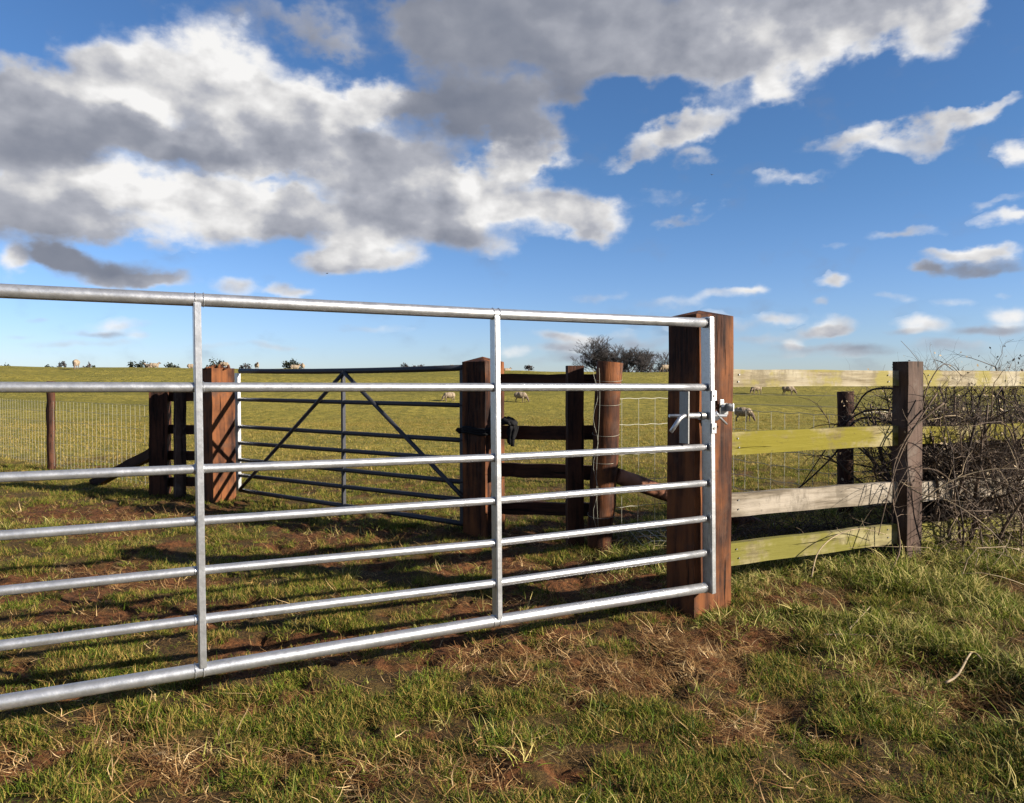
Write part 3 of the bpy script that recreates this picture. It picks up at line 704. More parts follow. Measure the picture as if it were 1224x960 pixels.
def left_fence():
    a = P(192, 590, 6.7)
    root = thing('rail_fence', 'short dark fence with a slanting prop, left of the shadow striped gate post', 'fence', (a.x, a.y, 0))
    c, t = P(191.5, 592, 6.62), P(191.5, 464, 6.62); post('post', (c.x, c.y, gz(c.x, c.y) - .05), (t.x, t.y, t.z), R(12), .15, .15, WOOD_DARKP, root, cap='flat')
    c, t = P(215, 592, 6.5), P(215, 464, 6.5); post('post', (c.x, c.y, gz(c.x, c.y) - .05), (t.x, t.y, t.z), R(40), .085, .07, WOOD_POST_OLD, root, cap='flat')
    for (a0, a1) in ((470, 478), (508, 518), (539, 549.5), (571, 580)):
        p0, p1 = P(190, (a0 + a1) / 2, 6.72), P(256, (a0 + a1) / 2 + .5, 6.35); beam('rail', p0, p1, .036, .08, WOOD_DARK, root)
    p0, p1 = P(186, 540, 6.7), P(112, 577, 7.35); p1.z = gz(p1.x, p1.y); beam('brace', p0, p1, .08, .085, WOOD_DARK, root)
left_fence()

# ------------------------------------------------------------------ wire fences
def netting(pa, pb, z0, z1, dx, rows, r=.0016, wav=.006, sag=0.0):
    pa, pb = Vector(pa), Vector(pb); L_ = []; D = (pb - pa); D.z = 0; n = max(2, int(D.length / dx)); 
    m_ = 24
    ga, gb = gz(pa.x, pa.y), gz(pb.x, pb.y)
    if abs(ga - gb) < .12: ga = gb = (ga + gb) / 2
    def gl(t): return ga + (gb - ga) * t
    for r_ in rows:
        pts = []
        for i in range(m_ + 1):
            t = i / m_; p = pa.lerp(pb, t); pts.append((p.x, p.y, gl(t) + r_ - sag * 4 * t * (1 - t) + wav * math.sin(i * 1.7 + r_ * 20)))
        L_.append((pts, [r * 1.25] * len(pts)))
    for i in range(n + 1):
        t = i / n; p = pa.lerp(pb, t); g = gl(t)
        L_.append(([(p.x + wav * math.sin(i * 2.3), p.y, g + z0), (p.x + wav * .6 * math.sin(i), p.y, g + (z0 + z1) / 2), (p.x, p.y, g + z1)], [r] * 3))
    return L_
def wire_fences():
    # left
    A, B_ = P(61, 561, 8.5), P(186, 590, 6.68); d = (A - B_); far_ = A + d * 1.2
    root = thing('wire_fence', 'wire netting fence with a single dark wooden post at the left edge', 'fence', (A.x, A.y, gz(A.x, A.y)))
    t = P(60.5, 456, 8.5); round_post('post', (A.x, A.y, gz(A.x, A.y) - .1), (t.x, t.y, t.z), .043, WOOD_DARKP, root)
    rows = [.08, .2, .32, .44, .56, .68, .78]
    tube_obj('netting', netting(A, B_, .05, .78, .105, rows, .0012, .002) + netting(far_, A, .05, .80, .105, rows, .0012, .002), WIRE, root, 4, False)
    e = round_post('post', (far_.x, far_.y, gz(far_.x, far_.y) - .1), (far_.x, far_.y, 1.0), .055, WOOD_DARKP, root)
    # middle, from the round post to behind the tallest post
    A, B_ = P(722, 650, 4.5), P(838, 640, 4.85)
    root = thing('wire_fence', 'square mesh wire netting running right from the leaning round post', 'fence', (A.x, A.y, 0))
    c = P(838, 640, 4.85); round_post('post', (c.x, c.y + .06, -.1), (c.x, c.y + .06, .95), .045, WOOD_DARKP, root)
    tube_obj('netting', netting(A, B_, .04, .86, .12, [.05, .2, .36, .52, .70, .86], .0014, .0025), WIRE, root, 4, False)
    L_ = []                                    # the foot of the netting, kicked out over the ground
    for k in range(8): 
        p = P(752 + k * 11, 634 + (k % 2), 4.6 - k * .01); q = P(768 + k * 12, 654, 4.32 - k * .01); q.z = gz(q.x, q.y) + .04; L_.append(([list(p), list(q)], [.0022] * 2))
    for s_ in (0, .5, 1): L_.append(([list(Vector(a_[0][0]).lerp(Vector(a_[0][1]), s_)) for a_ in L_[:8]], [.0022] * 8))
    tube_obj('loose_netting', L_, WIRE, root, 4, False)
    # right, behind the wooden rails
    A, B_ = Vector((1.66, 6.95, 0)), P(1010, 632, 5.25); B_.z = 0; d = (B_ - A)
    root = thing('wire_fence', 'wire netting fence on round posts behind the pale wooden rails', 'fence', (B_.x, B_.y, 0))
    t = P(1011, 468, 5.25); round_post('post', (B_.x, B_.y, -.1), (t.x, t.y, t.z), .055, WOOD_DARKP, root)
    round_post('post', (A.x, A.y, -.1), (A.x, A.y, .92), .05, WOOD_DARKP, root)
    E_ = B_ + Vector((1.9, .55, 0)); round_post('post', (E_.x, E_.y, -.1), (E_.x, E_.y, .95), .055, WOOD_DARKP, root)
    rows = [.06, .18, .30, .42, .56, .72]
    w = netting(A, B_, .05, .72, .15, rows, .0018) + netting(B_, E_, .05, .72, .15, rows, .0018)
    for (z_, y0) in ((.80, 0), (.88, 0)):
        w.append(([list(A + UP * z_), list(B_ + UP * (z_ + .01)), list(E_ + UP * z_)], [.002] * 3))
    tube_obj('netting', w, WIRE, root, 4, False)
wire_fences()

# ------------------------------------------------------------------ twigs: hedge, brambles
def wander(p, d, L, r, n=7, curl=.35, grav=-.15, seed=None):
    p = np.array(p, float); d = np.array(d, float); d /= np.linalg.norm(d); pts = [p.copy()]; st = L / n
    for k in range(n):
        d = d + rng.normal(0, curl, 3) / math.sqrt(n) + np.array([0, 0, grav / n]); d /= np.linalg.norm(d)
        p = p + d * st; pts.append(p.copy())
    pts = np.array(pts); rad = np.linspace(r, r * .35, n + 1); return pts, rad
def sprout(line, count, Lr, rr, curl=.4, up=.3, grav=0.0, n=5):
    pts, rad = line; out_ = []
    for _ in range(count):
        k = rng.integers(1, len(pts)); t = pts[k] - pts[k - 1]; t /= np.linalg.norm(t) + 1e-9
        d = t * .6 + rng.normal(0, .6, 3) + np.array([0, 0, up])
        out_.append(wander(pts[k], d, rng.uniform(*Lr), min(rad[k] * .7, rng.uniform(*rr)), n, curl, grav))
    return out_
def hedge():
    o0 = RP.at(1160, 640); root = thing('hedge', 'tangled leafless hawthorn and bramble hedge swallowing the fence at the right edge', 'hedge', (o0.x, o0.y, 0))
    u, n = GP.u, GP.n; base0 = RP.at(1108, 600); base0.z = 0
    stems, tw, fine, pale = [], [], [], []
    for k in range(165):
        s_ = rng.uniform(.0, 2.3); off = rng.normal(.13, .13)
        if k < 22: s_ = rng.uniform(.12, .6)
        q = base0 + u * s_ + n * off; z0 = gz(q.x, q.y)
        ht = np.clip(.74 + .35 * s_, .74, 1.0) * rng.uniform(.75, 1.08)
        l = wander((q.x, q.y, z0), (rng.normal(0, .22), rng.normal(0, .18), 1), ht, rng.uniform(.006, .015), 9, .42, 0)
        stems.append(l); tw += sprout(l, 14, (.10, .32), (.002, .006), .55, .2, -.3)
    for l in list(tw):
        fine += sprout(l, 5, (.06, .2), (.0012, .0026), .5, .15, 0, 3)
    for k in range(230):       # criss-crossing bramble runners, arching out to the front and left
        s_ = rng.uniform(-.12, 2.2); q = base0 + u * s_ + n * rng.normal(.06, .18)
        l = wander((q.x, q.y, rng.uniform(0, .7)), (rng.normal(-.3, .9), rng.normal(-.3, .5), rng.normal(.5, .5)), rng.uniform(.35, .8), rng.uniform(.0016, .0038), 9, .36, -1.0)
        if rng.random() < .25: pale.append(l)
        else: tw.append(l)
    for k in range(210):       # dead stuff at the foot, spilling onto the grass
        s_ = rng.uniform(-.35, 2.2); q = base0 + u * s_ + n * rng.normal(-.22, .2); z0 = gz(q.x, q.y)
        l = wander((q.x, q.y, z0 + rng.uniform(0, .05)), (rng.normal(0, 1), rng.normal(-.4, .8), abs(rng.normal(.5, .3))), rng.uniform(.2, .5), rng.uniform(.0015, .0035), 6, .6, -1.2)
        (pale if rng.random() < .6 else tw).append(l)
    clip = lambda L_: [l for l in L_ if l[0][:, 2].min() > -.1]
    for l in stems: tube_obj('stem', [l], BRAMBLE if rng.random() < .6 else BRAMBLE_D, root, 5, False)
    for nm, L_, m_ in (('twigs', tw, BRAMBLE), ('fine_twigs', fine, BRAMBLE_D), ('dead_runners', pale, BRAMBLE_P)):
        o = tube_obj(nm, clip(L_), m_, root, 4 if nm != 'fine_twigs' else 3, False); o['kind'] = 'stuff'
    # a few dry leaves still hanging
    V_, F_ = [], []
    for l in fine[::3]:
        c = l[0][-1]; a = rng.normal(0, 1, 3); a /= np.linalg.norm(a); bv = np.cross(a, rng.normal(0, 1, 3)); bv /= np.linalg.norm(bv) + 1e-6; s1 = rng.uniform(.006, .013)
        i = len(V_); V_ += [c, c + a * s1 + bv * s1 * .6, c + a * 2 * s1, c + a * s1 - bv * s1 * .6]; F_.append([i, i + 1, i + 2, i + 3])
    o = link('dry_leaves', mesh('dry_leaves', np.array(V_), F_, BRAMBLE_P), root); o['kind'] = 'stuff'
hedge()
def briar(label, pxs, Y0, Y1, r0, m_, tw=6, sub=(.05, .2)):
    n_ = len(pxs); pts = [P(x, y, Y0 + (Y1 - Y0) * k / (n_ - 1)) for k, (x, y) in enumerate(pxs)]
    l = curve_line(pts, r0, r0 * .4)
    root = thing('bramble_stem', label, 'bramble', pts[0]); tube_obj('stem', [l], m_, root, 6, True)
    t = sprout(l, tw, sub, (.0012, .0025), .5, .2, 0, 4)
    if t: o = tube_obj('twigs', t, m_, root, 3, False); o['kind'] = 'stuff'
briar('thick dark bramble stem arching up and right from the round post behind the rails', [(1085, 470), (1060, 464), (1035, 470), (1015, 500), (985, 540), (955, 585)], 4.05, 4.7, .007, BRAMBLE_D, 16)
briar('dark bramble stem reaching level into the leaning fence post', [(1090, 500), (1060, 490), (1030, 493), (1005, 510), (990, 525)], 4.1, 4.5, .008, BRAMBLE_D, 14)
briar('low dark bramble stem sloping down behind the yellow rail', [(1085, 515), (1050, 500), (1020, 505), (1000, 540), (965, 575), (945, 590)], 4.2, 4.9, .009, BRAMBLE_D, 18)
briar('bramble stem wound tightly across the front of the leaning fence post', [(1128, 482), (1105, 500), (1085, 520), (1068, 560), (1070, 600)], 3.9, 3.78, .006, BRAMBLE, 12)
briar('thin bramble stem hanging down the left face of the fence post', [(1120, 470), (1095, 508), (1076, 545), (1062, 590), (1050, 640)], 3.88, 3.7, .005, BRAMBLE, 10)
briar('pale thin bramble crossing the foot of the fence post', [(1075, 575), (1100, 590), (1140, 602), (1190, 640), (1222, 690)], 3.85, 3.6, .004, BRAMBLE_P, 9)
briar('pale bramble looped in the grass left of the fence post', [(970, 690), (978, 660), (1000, 640), (1030, 632), (1062, 640)], 3.45, 3.8, .0035, BRAMBLE_P, 6)
briar('arched bramble springing from the grass below the green rail', [(1060, 690), (1075, 660), (1073, 625), (1068, 595), (1085, 560)], 3.6, 3.85, .0045, BRAMBLE, 7)
briar('long pale bramble trailing level through the hedge at rail height', [(1100, 600), (1130, 578), (1165, 565), (1200, 560), (1226, 562)], 3.8, 3.7, .0045, BRAMBLE_P, 9)
briar('wispy bramble tip poking above the top rail beside the post', [(1100, 500), (1108, 465), (1122, 440), (1135, 436), (1150, 450)], 3.95, 4.0, .0035, BRAMBLE, 8)
# dead vegetation heaped behind the bottom rails
def heap(label, c0, c1, n, hgt, spread, mats):
    root = thing('dead_brambles', label, 'brambles', c0); L1, L2 = [], []
    for k in range(n):
        t = rng.random(); q = Vector(c0).lerp(Vector(c1), t); x = q.x + rng.normal(0, spread); y = q.y + rng.normal(0, spread)
        l = wander((x, y, gz(x, y)), (rng.normal(0, .8), rng.normal(0, .8), 1), rng.uniform(.4, 1) * hgt, rng.uniform(.0015, .004), 6, .7, -1.4)
        (L1 if rng.random() < .5 else L2).append(l)
    for L_, m_ in zip((L1, L2), mats):
        o = tube_obj('dead_stems', L_, m_, root, 3, False); o['kind'] = 'stuff'
a, c = P(885, 645, 4.4), P(1060, 645, 4.6)
heap('low heap of dark dead brambles under the third rail', (a.x, a.y, 0), (c.x, c.y, 0), 330, .34, .15, (BRAMBLE, BRAMBLE_D))
a, c = P(745, 650, 4.55), P(800, 650, 4.6)
heap('dry weeds round the foot of the slanting log', (a.x, a.y, 0), (c.x, c.y, 0), 120, .22, .14, (BRAMBLE, BRAMBLE_P))

# ------------------------------------------------------------------ trees and bushes on the skyline
def tree(label, px, Y, top_y, width_px, levels=5, dense=1.0, group=None, lean=0.0, base_dz=-.3, first=.28):
    b0 = P(px, 440, Y); z0 = gz(b0.x, Y) + base_dz; H_ = P(px, top_y, Y).z - z0; wid = width_px / F * Y / 2
    root = thing('bare_tree', label, 'tree', (b0.x, Y, z0), group); lines = [[] for _ in range(levels + 1)]
    def grow(p, d, L, r, lv):
        l = wander(p, d, L, r, 5, .30, .1); lines[lv].append(l)
        if lv >= levels: return
        kk = 7 if lv == 0 else 4 if lv < 4 else 2
        for q in range(kk + (1 if rng.random() < .5 else 0)):
            i = rng.integers(2, 6) if lv else rng.integers(1, 6)
            a = rng.uniform(0, 6.283); tilt = rng.uniform(.3, .95)
            t = l[0][i] - l[0][i - 1]; t /= np.linalg.norm(t); sd = np.array([math.cos(a), math.sin(a), 0.1]); nd = t * math.cos(tilt) + sd * math.sin(tilt) ; nd = nd + np.array([0, 0, .18])
            grow(l[0][i], nd, L * rng.uniform(.55, .78), r * .52, lv + 1)
    grow((b0.x, Y, z0), (lean, 0, 1), H_ * .42, H_ * .032, 0)
    allp = np.concatenate([l[0] for L_ in lines for l in L_]); zmax = np.percentile(allp[:, 2], 98.5) - z0; xm = np.percentile(np.abs(allp[:, 0] - b0.x), 96)
    fz, fx = H_ / zmax, wid / xm
    for L_ in lines:
        for l in L_:
            l[0][:, 2] = z0 + (l[0][:, 2] - z0) * fz; l[0][:, 0] = b0.x + (l[0][:, 0] - b0.x) * fx; l[0][:, 1] = Y + (l[0][:, 1] - Y) * fx
    tube_obj('trunk', lines[0], BARK, root, 7, False); tube_obj('limbs', lines[1] + lines[2], BARK, root, 5, False)
    mn = Y * .00015
    cr_ = tube_obj('crown', [(l[0], np.maximum(l[1], mn)) for L_ in lines[3:] for l in L_], BARK, root, 3, False)
    return root
tree('bare rounded tree on the skyline directly behind the leaning round post', 721, 118, 409, 58, 6, 1, base_dz=-2.6)
tree('darker bushy bare tree on the skyline just right of the rounded one', 752, 112, 418, 52, 6, 1.2, base_dz=-1.8)
tree('smallest bare tree, low on the skyline right of the darker bushy one', 772, 110, 431, 24, 4, 1, base_dz=-1.0)
tree('bare tree partly hidden by the left edge of the tallest gate post', 802, 116, 424, 40, 5, 1, base_dz=-1.5)
def bush(label, px, Y, top_y, width_px, n=700, m_=None, bot_y=443, name='bush', cat='bush'):
    """clumps of small leaf faces round short limbs"""
    b0 = P(px, bot_y, Y); H_ = P(px, top_y, Y).z - b0.z; wd = width_px / F * Y / 2; V_, F_ = [], []
    cl = [(rng.uniform(-.75, .75) * wd, rng.uniform(-.5, .5) * wd, rng.uniform(.15, .78)) for _ in range(11)]
    for k in range(n):
        c = cl[rng.integers(len(cl))]; lim = (1 - (c[0] / wd) ** 2 * .6)
        q = np.array([c[0], c[1], c[2] * H_ * lim]) + rng.normal(0, 1, 3) * np.array([wd * .17, wd * .17, H_ * .13])
        q[2] = max(q[2], -.1); q += np.array(b0)
        a = rng.normal(0, 1, 3); a /= np.linalg.norm(a); bv = np.cross(a, rng.normal(0, 1, 3)); bv /= np.linalg.norm(bv) + 1e-6; s1 = rng.uniform(.5, 1) * Y * .0015
        i = len(V_); V_ += [q - a * s1, q + bv * s1 * .7, q + a * s1, q - bv * s1 * .7]; F_.append([i, i + 1, i + 2, i + 3])
    root = thing(name, label, cat, b0)
    link('foliage', mesh('foliage', np.array(V_), F_, m_ or EVERG), root)
    st = [wander((b0.x, b0.y, b0.z - .2), (rng.normal(0, .7), 0, 1), H_ * .8, H_ * .04, 4, .2, 0) for _ in range(4)]
    tube_obj('stems', st, BARK, root, 4, False)
bush('tiny round dark bush on the skyline, left of all the bushes with sheep', 157, 88, 431.5, 8, 260)
bush('small peaked dark bush on the skyline beside two resting sheep', 173, 88, 431, 22, 420)
bush('low dark bush on the skyline just left of the near gate upright', 209, 88, 432, 26, 420)
bush('dark bush showing above the rough topped gate post', 259, 88, 428.5, 24, 600)
bush('rounded dark bush on the skyline above the far gate, with a sheep in front', 348, 88, 429, 24, 700)
bush('distant grey bush just right of the rough topped gate post', 293, 200, 434, 16, 200, BARK)
bush('distant grey bush left of the lone skyline sheep', 75, 220, 430, 9, 200, BARK)
bush('flat distant bush right of the lone skyline sheep', 103, 200, 433.5, 12, 160, BARK)
bush('speck of dark bush on the far left skyline', 112, 200, 435.5, 6, 80, EVERG)
bush('low distant hedge clump at the far left edge of the skyline', 8, 210, 435, 18, 160, EVERG)
bush('low distant hedge clump between the far left edge and the lone sheep', 57, 210, 436, 18, 160, EVERG)
bush('distant grey bush above the right half of the far gate', 483, 210, 433, 10, 160, BARK)
bush('wider distant grey bush above the right end of the far gate', 500, 210, 434, 16, 200, BARK)
bush('distant dark bush just right of the middle gate post', 632, 200, 436, 12, 160, BARK)
bush('low scrub at the right foot of the darker bushy tree', 770, 105, 437, 36, 300, BARK, 448)

# ------------------------------------------------------------------ sheep
def sheep_mesh(pose):
    bm = bmesh.new()
    def ball(c, r, s=(1, 1, 1)):
        m_ = Matrix.Translation(c) @ Matrix.Diagonal((r * s[0], r * s[1], r * s[2], 1)); bmesh.ops.create_icosphere(bm, subdivisions=3, radius=1, matrix=m_)
    def limb(p, q, r0, r1, n=7):
        p, q = Vector(p), Vector(q)
        for k in range(n): t = k / (n - 1); ball(p.lerp(q, t), r0 + (r1 - r0) * t)
    lie = pose == 'lie'; dz = -.30 if lie else 0
    ball((0, 0, .62 + dz), .30, (1.45, .92, .88)); ball((-.28, 0, .63 + dz), .27, (1, .95, .95)); ball((.28, 0, .62 + dz), .25, (1, .85, .95))
    ball((0, 0, .52 + dz), .26, (1.3, .85, .7)); ball((-.50, 0, .60 + dz), .06, (.7, .6, 1.7))
    if pose == 'graze':
        limb((.40, 0, .62), (.62, 0, .36), .15, .09); limb((.62, 0, .34), (.72, 0, .12), .085, .05); ear = Vector((.60, 0, .36))
    else:
        limb((.40, 0, .68 + dz), (.58, 0, .90 + dz), .15, .09); limb((.58, 0, .92 + dz), (.76, 0, .84 + dz), .09, .055); ear = Vector((.56, 0, .95 + dz))
    for s_ in (-1, 1):
        limb(ear + Vector((0, s_ * .06, 0)), ear + Vector((-.02, s_ * .17, -.02)), .03, .02, 4)
        if lie:
            limb((.28, s_ * .12, .18), (.50, s_ * .16, .06), .07, .04); limb((-.30, s_ * .20, .14), (-.10, s_ * .28, .06), .09, .04)
        else:
            sx = .05 * s_
            limb((.30 + sx, s_ * .12, .50), (.31 + sx, s_ * .12, .28), .085, .038); limb((.31 + sx, s_ * .12, .28), (.30 + sx, s_ * .12, .03), .034, .034)
            limb((-.34 - sx, s_ * .13, .52), (-.30 - sx, s_ * .13, .34), .11, .05); limb((-.30 - sx, s_ * .13, .34), (-.40 - sx, s_ * .13, .24), .045, .036, 4); limb((-.40 - sx, s_ * .13, .24), (-.38 - sx, s_ * .13, .03), .034, .034)
    me = bpy.data.meshes.new('sheep_body'); bm.to_mesh(me); bm.free()
    o = bpy.data.objects.new('tmp', me); C.objects.link(o); md = o.modifiers.new('r', 'REMESH'); md.mode = 'VOXEL'; md.voxel_size = .022
    bpy.context.view_layer.update(); dg = bpy.context.evaluated_depsgraph_get(); me2 = bpy.data.meshes.new_from_object(o.evaluated_get(dg)); bpy.data.objects.remove(o)
    n = len(me2.vertices); co = np.empty(n * 3, np.float32); me2.vertices.foreach_get('co', co); co = co.reshape(-1, 3)
    nr = np.empty(n * 3, np.float32); me2.vertices.foreach_get('normal', nr); nr = nr.reshape(-1, 3)
    head = (co[:, 0] > (.56 if pose == 'graze' else .60)); leg = (co[:, 2] < .30) & ~head if not lie else (co[:, 2] < .05)
    fleece = ~(head | leg); amp = (fbm(co[:, 0] * 14 + co[:, 2] * 9, co[:, 1] * 14 - co[:, 2] * 7, 3, 2) - .5) * .05
    co = co + nr * (amp * fleece)[:, None]; me2.vertices.foreach_set('co', co.ravel())
    at = me2.attributes.new('face', 'FLOAT', 'POINT'); at.data.foreach_set('value', (head | leg).astype(np.float32))
    me2.materials.clear(); me2.materials.append(WOOL); me2.polygons.foreach_set('use_smooth', [True] * len(me2.polygons)); me2.name = 'sheep_body'; me2.update()
    return me2
SH = {k: sheep_mesh(k) for k in ('graze', 'stand', 'lie')}
def sheep(px, py, hpx, yaw, pose, label, Y=None):
    Ht = {'graze': .92, 'stand': 1.0, 'lie': .70}[pose]
    if Y is None:
        v = onground(px, py)
    else: v = P(px, py, Y); v.z = gz(v.x, v.y)
    s_ = hpx / F * v.y / Ht
    o = bpy.data.objects.new('sheep', SH[pose]); C.objects.link(o)
    o.matrix_world = Matrix.Translation(v - Vector((0, 0, .02))) @ Matrix.Rotation(R(yaw), 4, 'Z') @ Matrix.Diagonal((s_, s_, s_, 1))
    tag(o, label, 'sheep', 'sheep scattered over the field'); print('sheep', px, round(v.y, 1), round(s_, 2))
sheep(888, 504, 18.5, -35, 'graze', 'grazing sheep nearest the camera, just right of the tallest gate post')
sheep(904, 471, 12, 205, 'graze', 'grazing sheep half hidden under the top pale rail, left of its neighbour')
sheep(942, 472, 12, -15, 'graze', 'grazing sheep under the top pale rail, head down to the right')
sheep(1062, 505, 15, 190, 'lie', 'sheep glimpsed through the brambles left of the leaning fence post')
sheep(622, 481, 13.5, -20, 'graze', 'grazing sheep just right of the banded middle post')
sheep(537, 480, 12, 200, 'graze', 'grazing sheep just left of the banded middle post')
sheep(91, 443, 12.5, -70, 'graze', 'lone sheep grazing on the skyline at the far left', 66)
sheep(184, 440, 7, 10, 'lie', 'pale sheep on the skyline beside the peaked bush', 76)
sheep(177, 440, 6.5, 160, 'lie', 'sheep on the skyline overlapping the right side of the peaked bush', 78)
sheep(229, 439, 6.5, 20, 'lie', 'sheep on the skyline touching the left edge of the near gate upright', 76)
sheep(268, 439, 9, 0, 'graze', 'sheep on the skyline just behind the rough topped gate post', 76)
sheep(307, 441, 9, -60, 'stand', 'small sheep on the skyline above the left end of the far gate', 77)
sheep(352, 441, 7, 10, 'lie', 'sheep lying in front of the rounded skyline bush', 77)
sheep(362, 441, 8.5, -80, 'stand', 'sheep standing at the right edge of the rounded skyline bush', 78)
sheep(521, 446.5, 6, 10, 'graze', 'leftmost of three small distant sheep under the far gate top rail', 68)
sheep(531, 447, 6.5, 170, 'graze', 'middle one of three small distant sheep under the far gate top rail', 68)
sheep(541, 447, 6.5, 20, 'graze', 'rightmost of three small distant sheep, next to the banded middle post', 69)
sheep(795, 445, 10, 200, 'graze', 'sheep on the skyline against the left edge of the tallest gate post', 74)
sheep(606, 441, 6, 30, 'lie', 'sheep on the skyline peeping past the right side of the middle post', 78)

# ------------------------------------------------------------------ birds
def bird(px, py, wpx, Y, yaw, label):
    v = P(px, py, Y); s_ = wpx / F * Y / 2; root = thing('bird', label, 'bird', v); r_ = Matrix.Rotation(R(yaw), 3, 'Z')
    def T(p): q = r_ @ Vector(p); return list(v + q * s_)
    body = [T((-.55, 0, 0)), T((-.35, 0, .0)), T((0, 0, .02)), T((.35, 0, .03)), T((.55, 0, .03))]
    tube_obj('body', [(np.array(body), np.array([.10, .09, .16, .12, .03]) * s_)], BIRDM, root, 8)
    for sd in (-1, 1):
        V_ = [T((.18, sd * .08, .04)), T((.28, sd * .5, .28)), T((-.05, sd * 1.0, .22)), T((-.10, sd * .5, .24)), T((-.18, sd * .08, .03))]
        Vb = [list(Vector(q) - Vector((0, 0, .03 * s_))) for q in V_]
        link('wing', mesh('wing', np.array(V_ + Vb), [[0, 1, 2, 3, 4], [9, 8, 7, 6, 5]] + [[i, (i + 1) % 5 + 0, (i + 1) % 5 + 5, i + 5][::-1] for i in range(5)], BIRDM), root)
bird(391, 327, 5.5, 60, 60, 'tiny dark bird under the big cloud on the left')
bird(851, 209, 5.5, 60, 100, 'tiny dark bird against the blue sky right of centre')

# ------------------------------------------------------------------ sticks and stems lying on the grass
def stick(pxs, r0, label, m_=BRAMBLE_P, lift=.02):
    pts = []
    for (x, y) in pxs:
        v = onground(x, y); v.z += lift; pts.append(v)
    l = curve_line(pts, r0, r0 * .5, 12); tag(tube_obj('dead_stick', [l], m_, None, 6, True), label, 'stick')
stick([(1130, 838), (1145, 825), (1160, 812), (1170, 808), (1174, 815)], .0045, 'pale forked stick lying over the dark hollow at lower right', lift=.05)
stick([(1015, 760), (1028, 745), (1040, 732)], .004, 'short pale stick in the grass right of the gate post foot')
stick([(985, 768), (1020, 766), (1050, 770)], .004, 'dark twig lying level in the grass right of the bare patch', BRAMBLE)

# ------------------------------------------------------------------ grass, instanced tufts on points
def tuft(nb, hmin, hmax, w, spread, bend, seg=3, flat=False, ang=(60, 88)):
    V_, F_, tipv, rnd = [], [], [], []
    for k in range(nb):
        a = rng.uniform(0, 6.283); r_ = spread * math.sqrt(rng.random()); x0, y0 = r_ * math.cos(a), r_ * math.sin(a)
        h = rng.uniform(hmin, hmax); da = rng.uniform(0, 6.283); bd = rng.uniform(.3, 1) * bend; ww = w * rng.uniform(.6, 1.2); rv = rng.random()
        px, py, pz = x0, y0, -.01; el_ = R(rng.uniform(*ang)) if not flat else R(rng.uniform(-5, 30)); i0 = len(V_)
        sx, sy = -math.sin(da) * ww / 2, math.cos(da) * ww / 2
        for s_ in range(seg + 1):
            t = s_ / seg; wf = (1 - t) ** .7
            if s_ < seg: V_ += [(px - sx * wf, py - sy * wf, pz), (px + sx * wf, py + sy * wf, pz)]; tipv += [t, t]; rnd += [rv, rv]
            else: V_.append((px, py, pz)); tipv.append(1); rnd.append(rv)
            st = h / seg; px += math.cos(da) * math.cos(el_) * st; py += math.sin(da) * math.cos(el_) * st; pz += math.sin(el_) * st
            el_ -= bd / seg; 
            if flat: da += rng.normal(0, .5); sx, sy = -math.sin(da) * ww / 2, math.cos(da) * ww / 2; el_ = max(el_, -.25)
        for s_ in range(seg - 1): j = i0 + 2 * s_; F_.append([j, j + 1, j + 3, j + 2])
        j = i0 + 2 * (seg - 1); F_.append([j, j + 1, j + 2])
    return V_, F_, tipv, rnd
def make_tufts(name, k, m_, **kw):
    col = bpy.data.collections.new(name)
    for i in range(k):
        V_, F_, tp_, rn_ = tuft(**kw); me = mesh(name, np.array(V_), F_, m_)
        for nm, a in (('tip', tp_), ('rnd', rn_)): at = me.attributes.new(nm, 'FLOAT', 'POINT'); at.data.foreach_set('value', np.array(a, np.float32))
        o = bpy.data.objects.new('%s_clump_%02d' % (name, i), me); col.objects.link(o)
    return col
def scatter(name, pts, rot, scl, col, nvar, label, cat='grass'):
    me = bpy.data.meshes.new(name); me.vertices.add(len(pts)); me.vertices.foreach_set('co', pts.astype(np.float32).ravel())
    a = me.attributes.new('rot', 'FLOAT_VECTOR', 'POINT'); a.data.foreach_set('vector', rot.astype(np.float32).ravel())
    a = me.attributes.new('scl', 'FLOAT_VECTOR', 'POINT'); a.data.foreach_set('vector', scl.astype(np.float32).ravel())
    a = me.attributes.new('kind', 'INT', 'POINT'); a.data.foreach_set('value', rng.integers(0, nvar, len(pts)).astype(np.int32))
    me.update(); o = bpy.data.objects.new(name, me); C.objects.link(o)
    g = bpy.data.node_groups.new(name, 'GeometryNodeTree'); g.interface.new_socket('Geometry', in_out='INPUT', socket_type='NodeSocketGeometry'); g.interface.new_socket('Geometry', in_out='OUTPUT', socket_type='NodeSocketGeometry')
    gi, go = g.nodes.new('NodeGroupInput'), g.nodes.new('NodeGroupOutput'); ci = g.nodes.new('GeometryNodeCollectionInfo'); ci.inputs[0].default_value = col; ci.inputs[1].default_value = True; ci.inputs[2].default_value = True
    ip = g.nodes.new('GeometryNodeInstanceOnPoints'); ip.inputs['Pick Instance'].default_value = True
    def attr(nm, dt): n = g.nodes.new('GeometryNodeInputNamedAttribute'); n.data_type = dt; n.inputs[0].default_value = nm; return n.outputs[0]
    e2r = g.nodes.new('FunctionNodeEulerToRotation'); g.links.new(attr('rot', 'FLOAT_VECTOR'), e2r.inputs[0])
    g.links.new(gi.outputs[0], ip.inputs['Points']); g.links.new(ci.outputs[0], ip.inputs['Instance']); g.links.new(attr('kind', 'INT'), ip.inputs['Instance Index'])
    g.links.new(e2r.outputs[0], ip.inputs['Rotation']); g.links.new(attr('scl', 'FLOAT_VECTOR'), ip.inputs['Scale']); g.links.new(ip.outputs[0], go.inputs[0])
    md = o.modifiers.new('grow', 'NODES'); md.node_group = g; tag(o, label, cat, kind='stuff'); return o
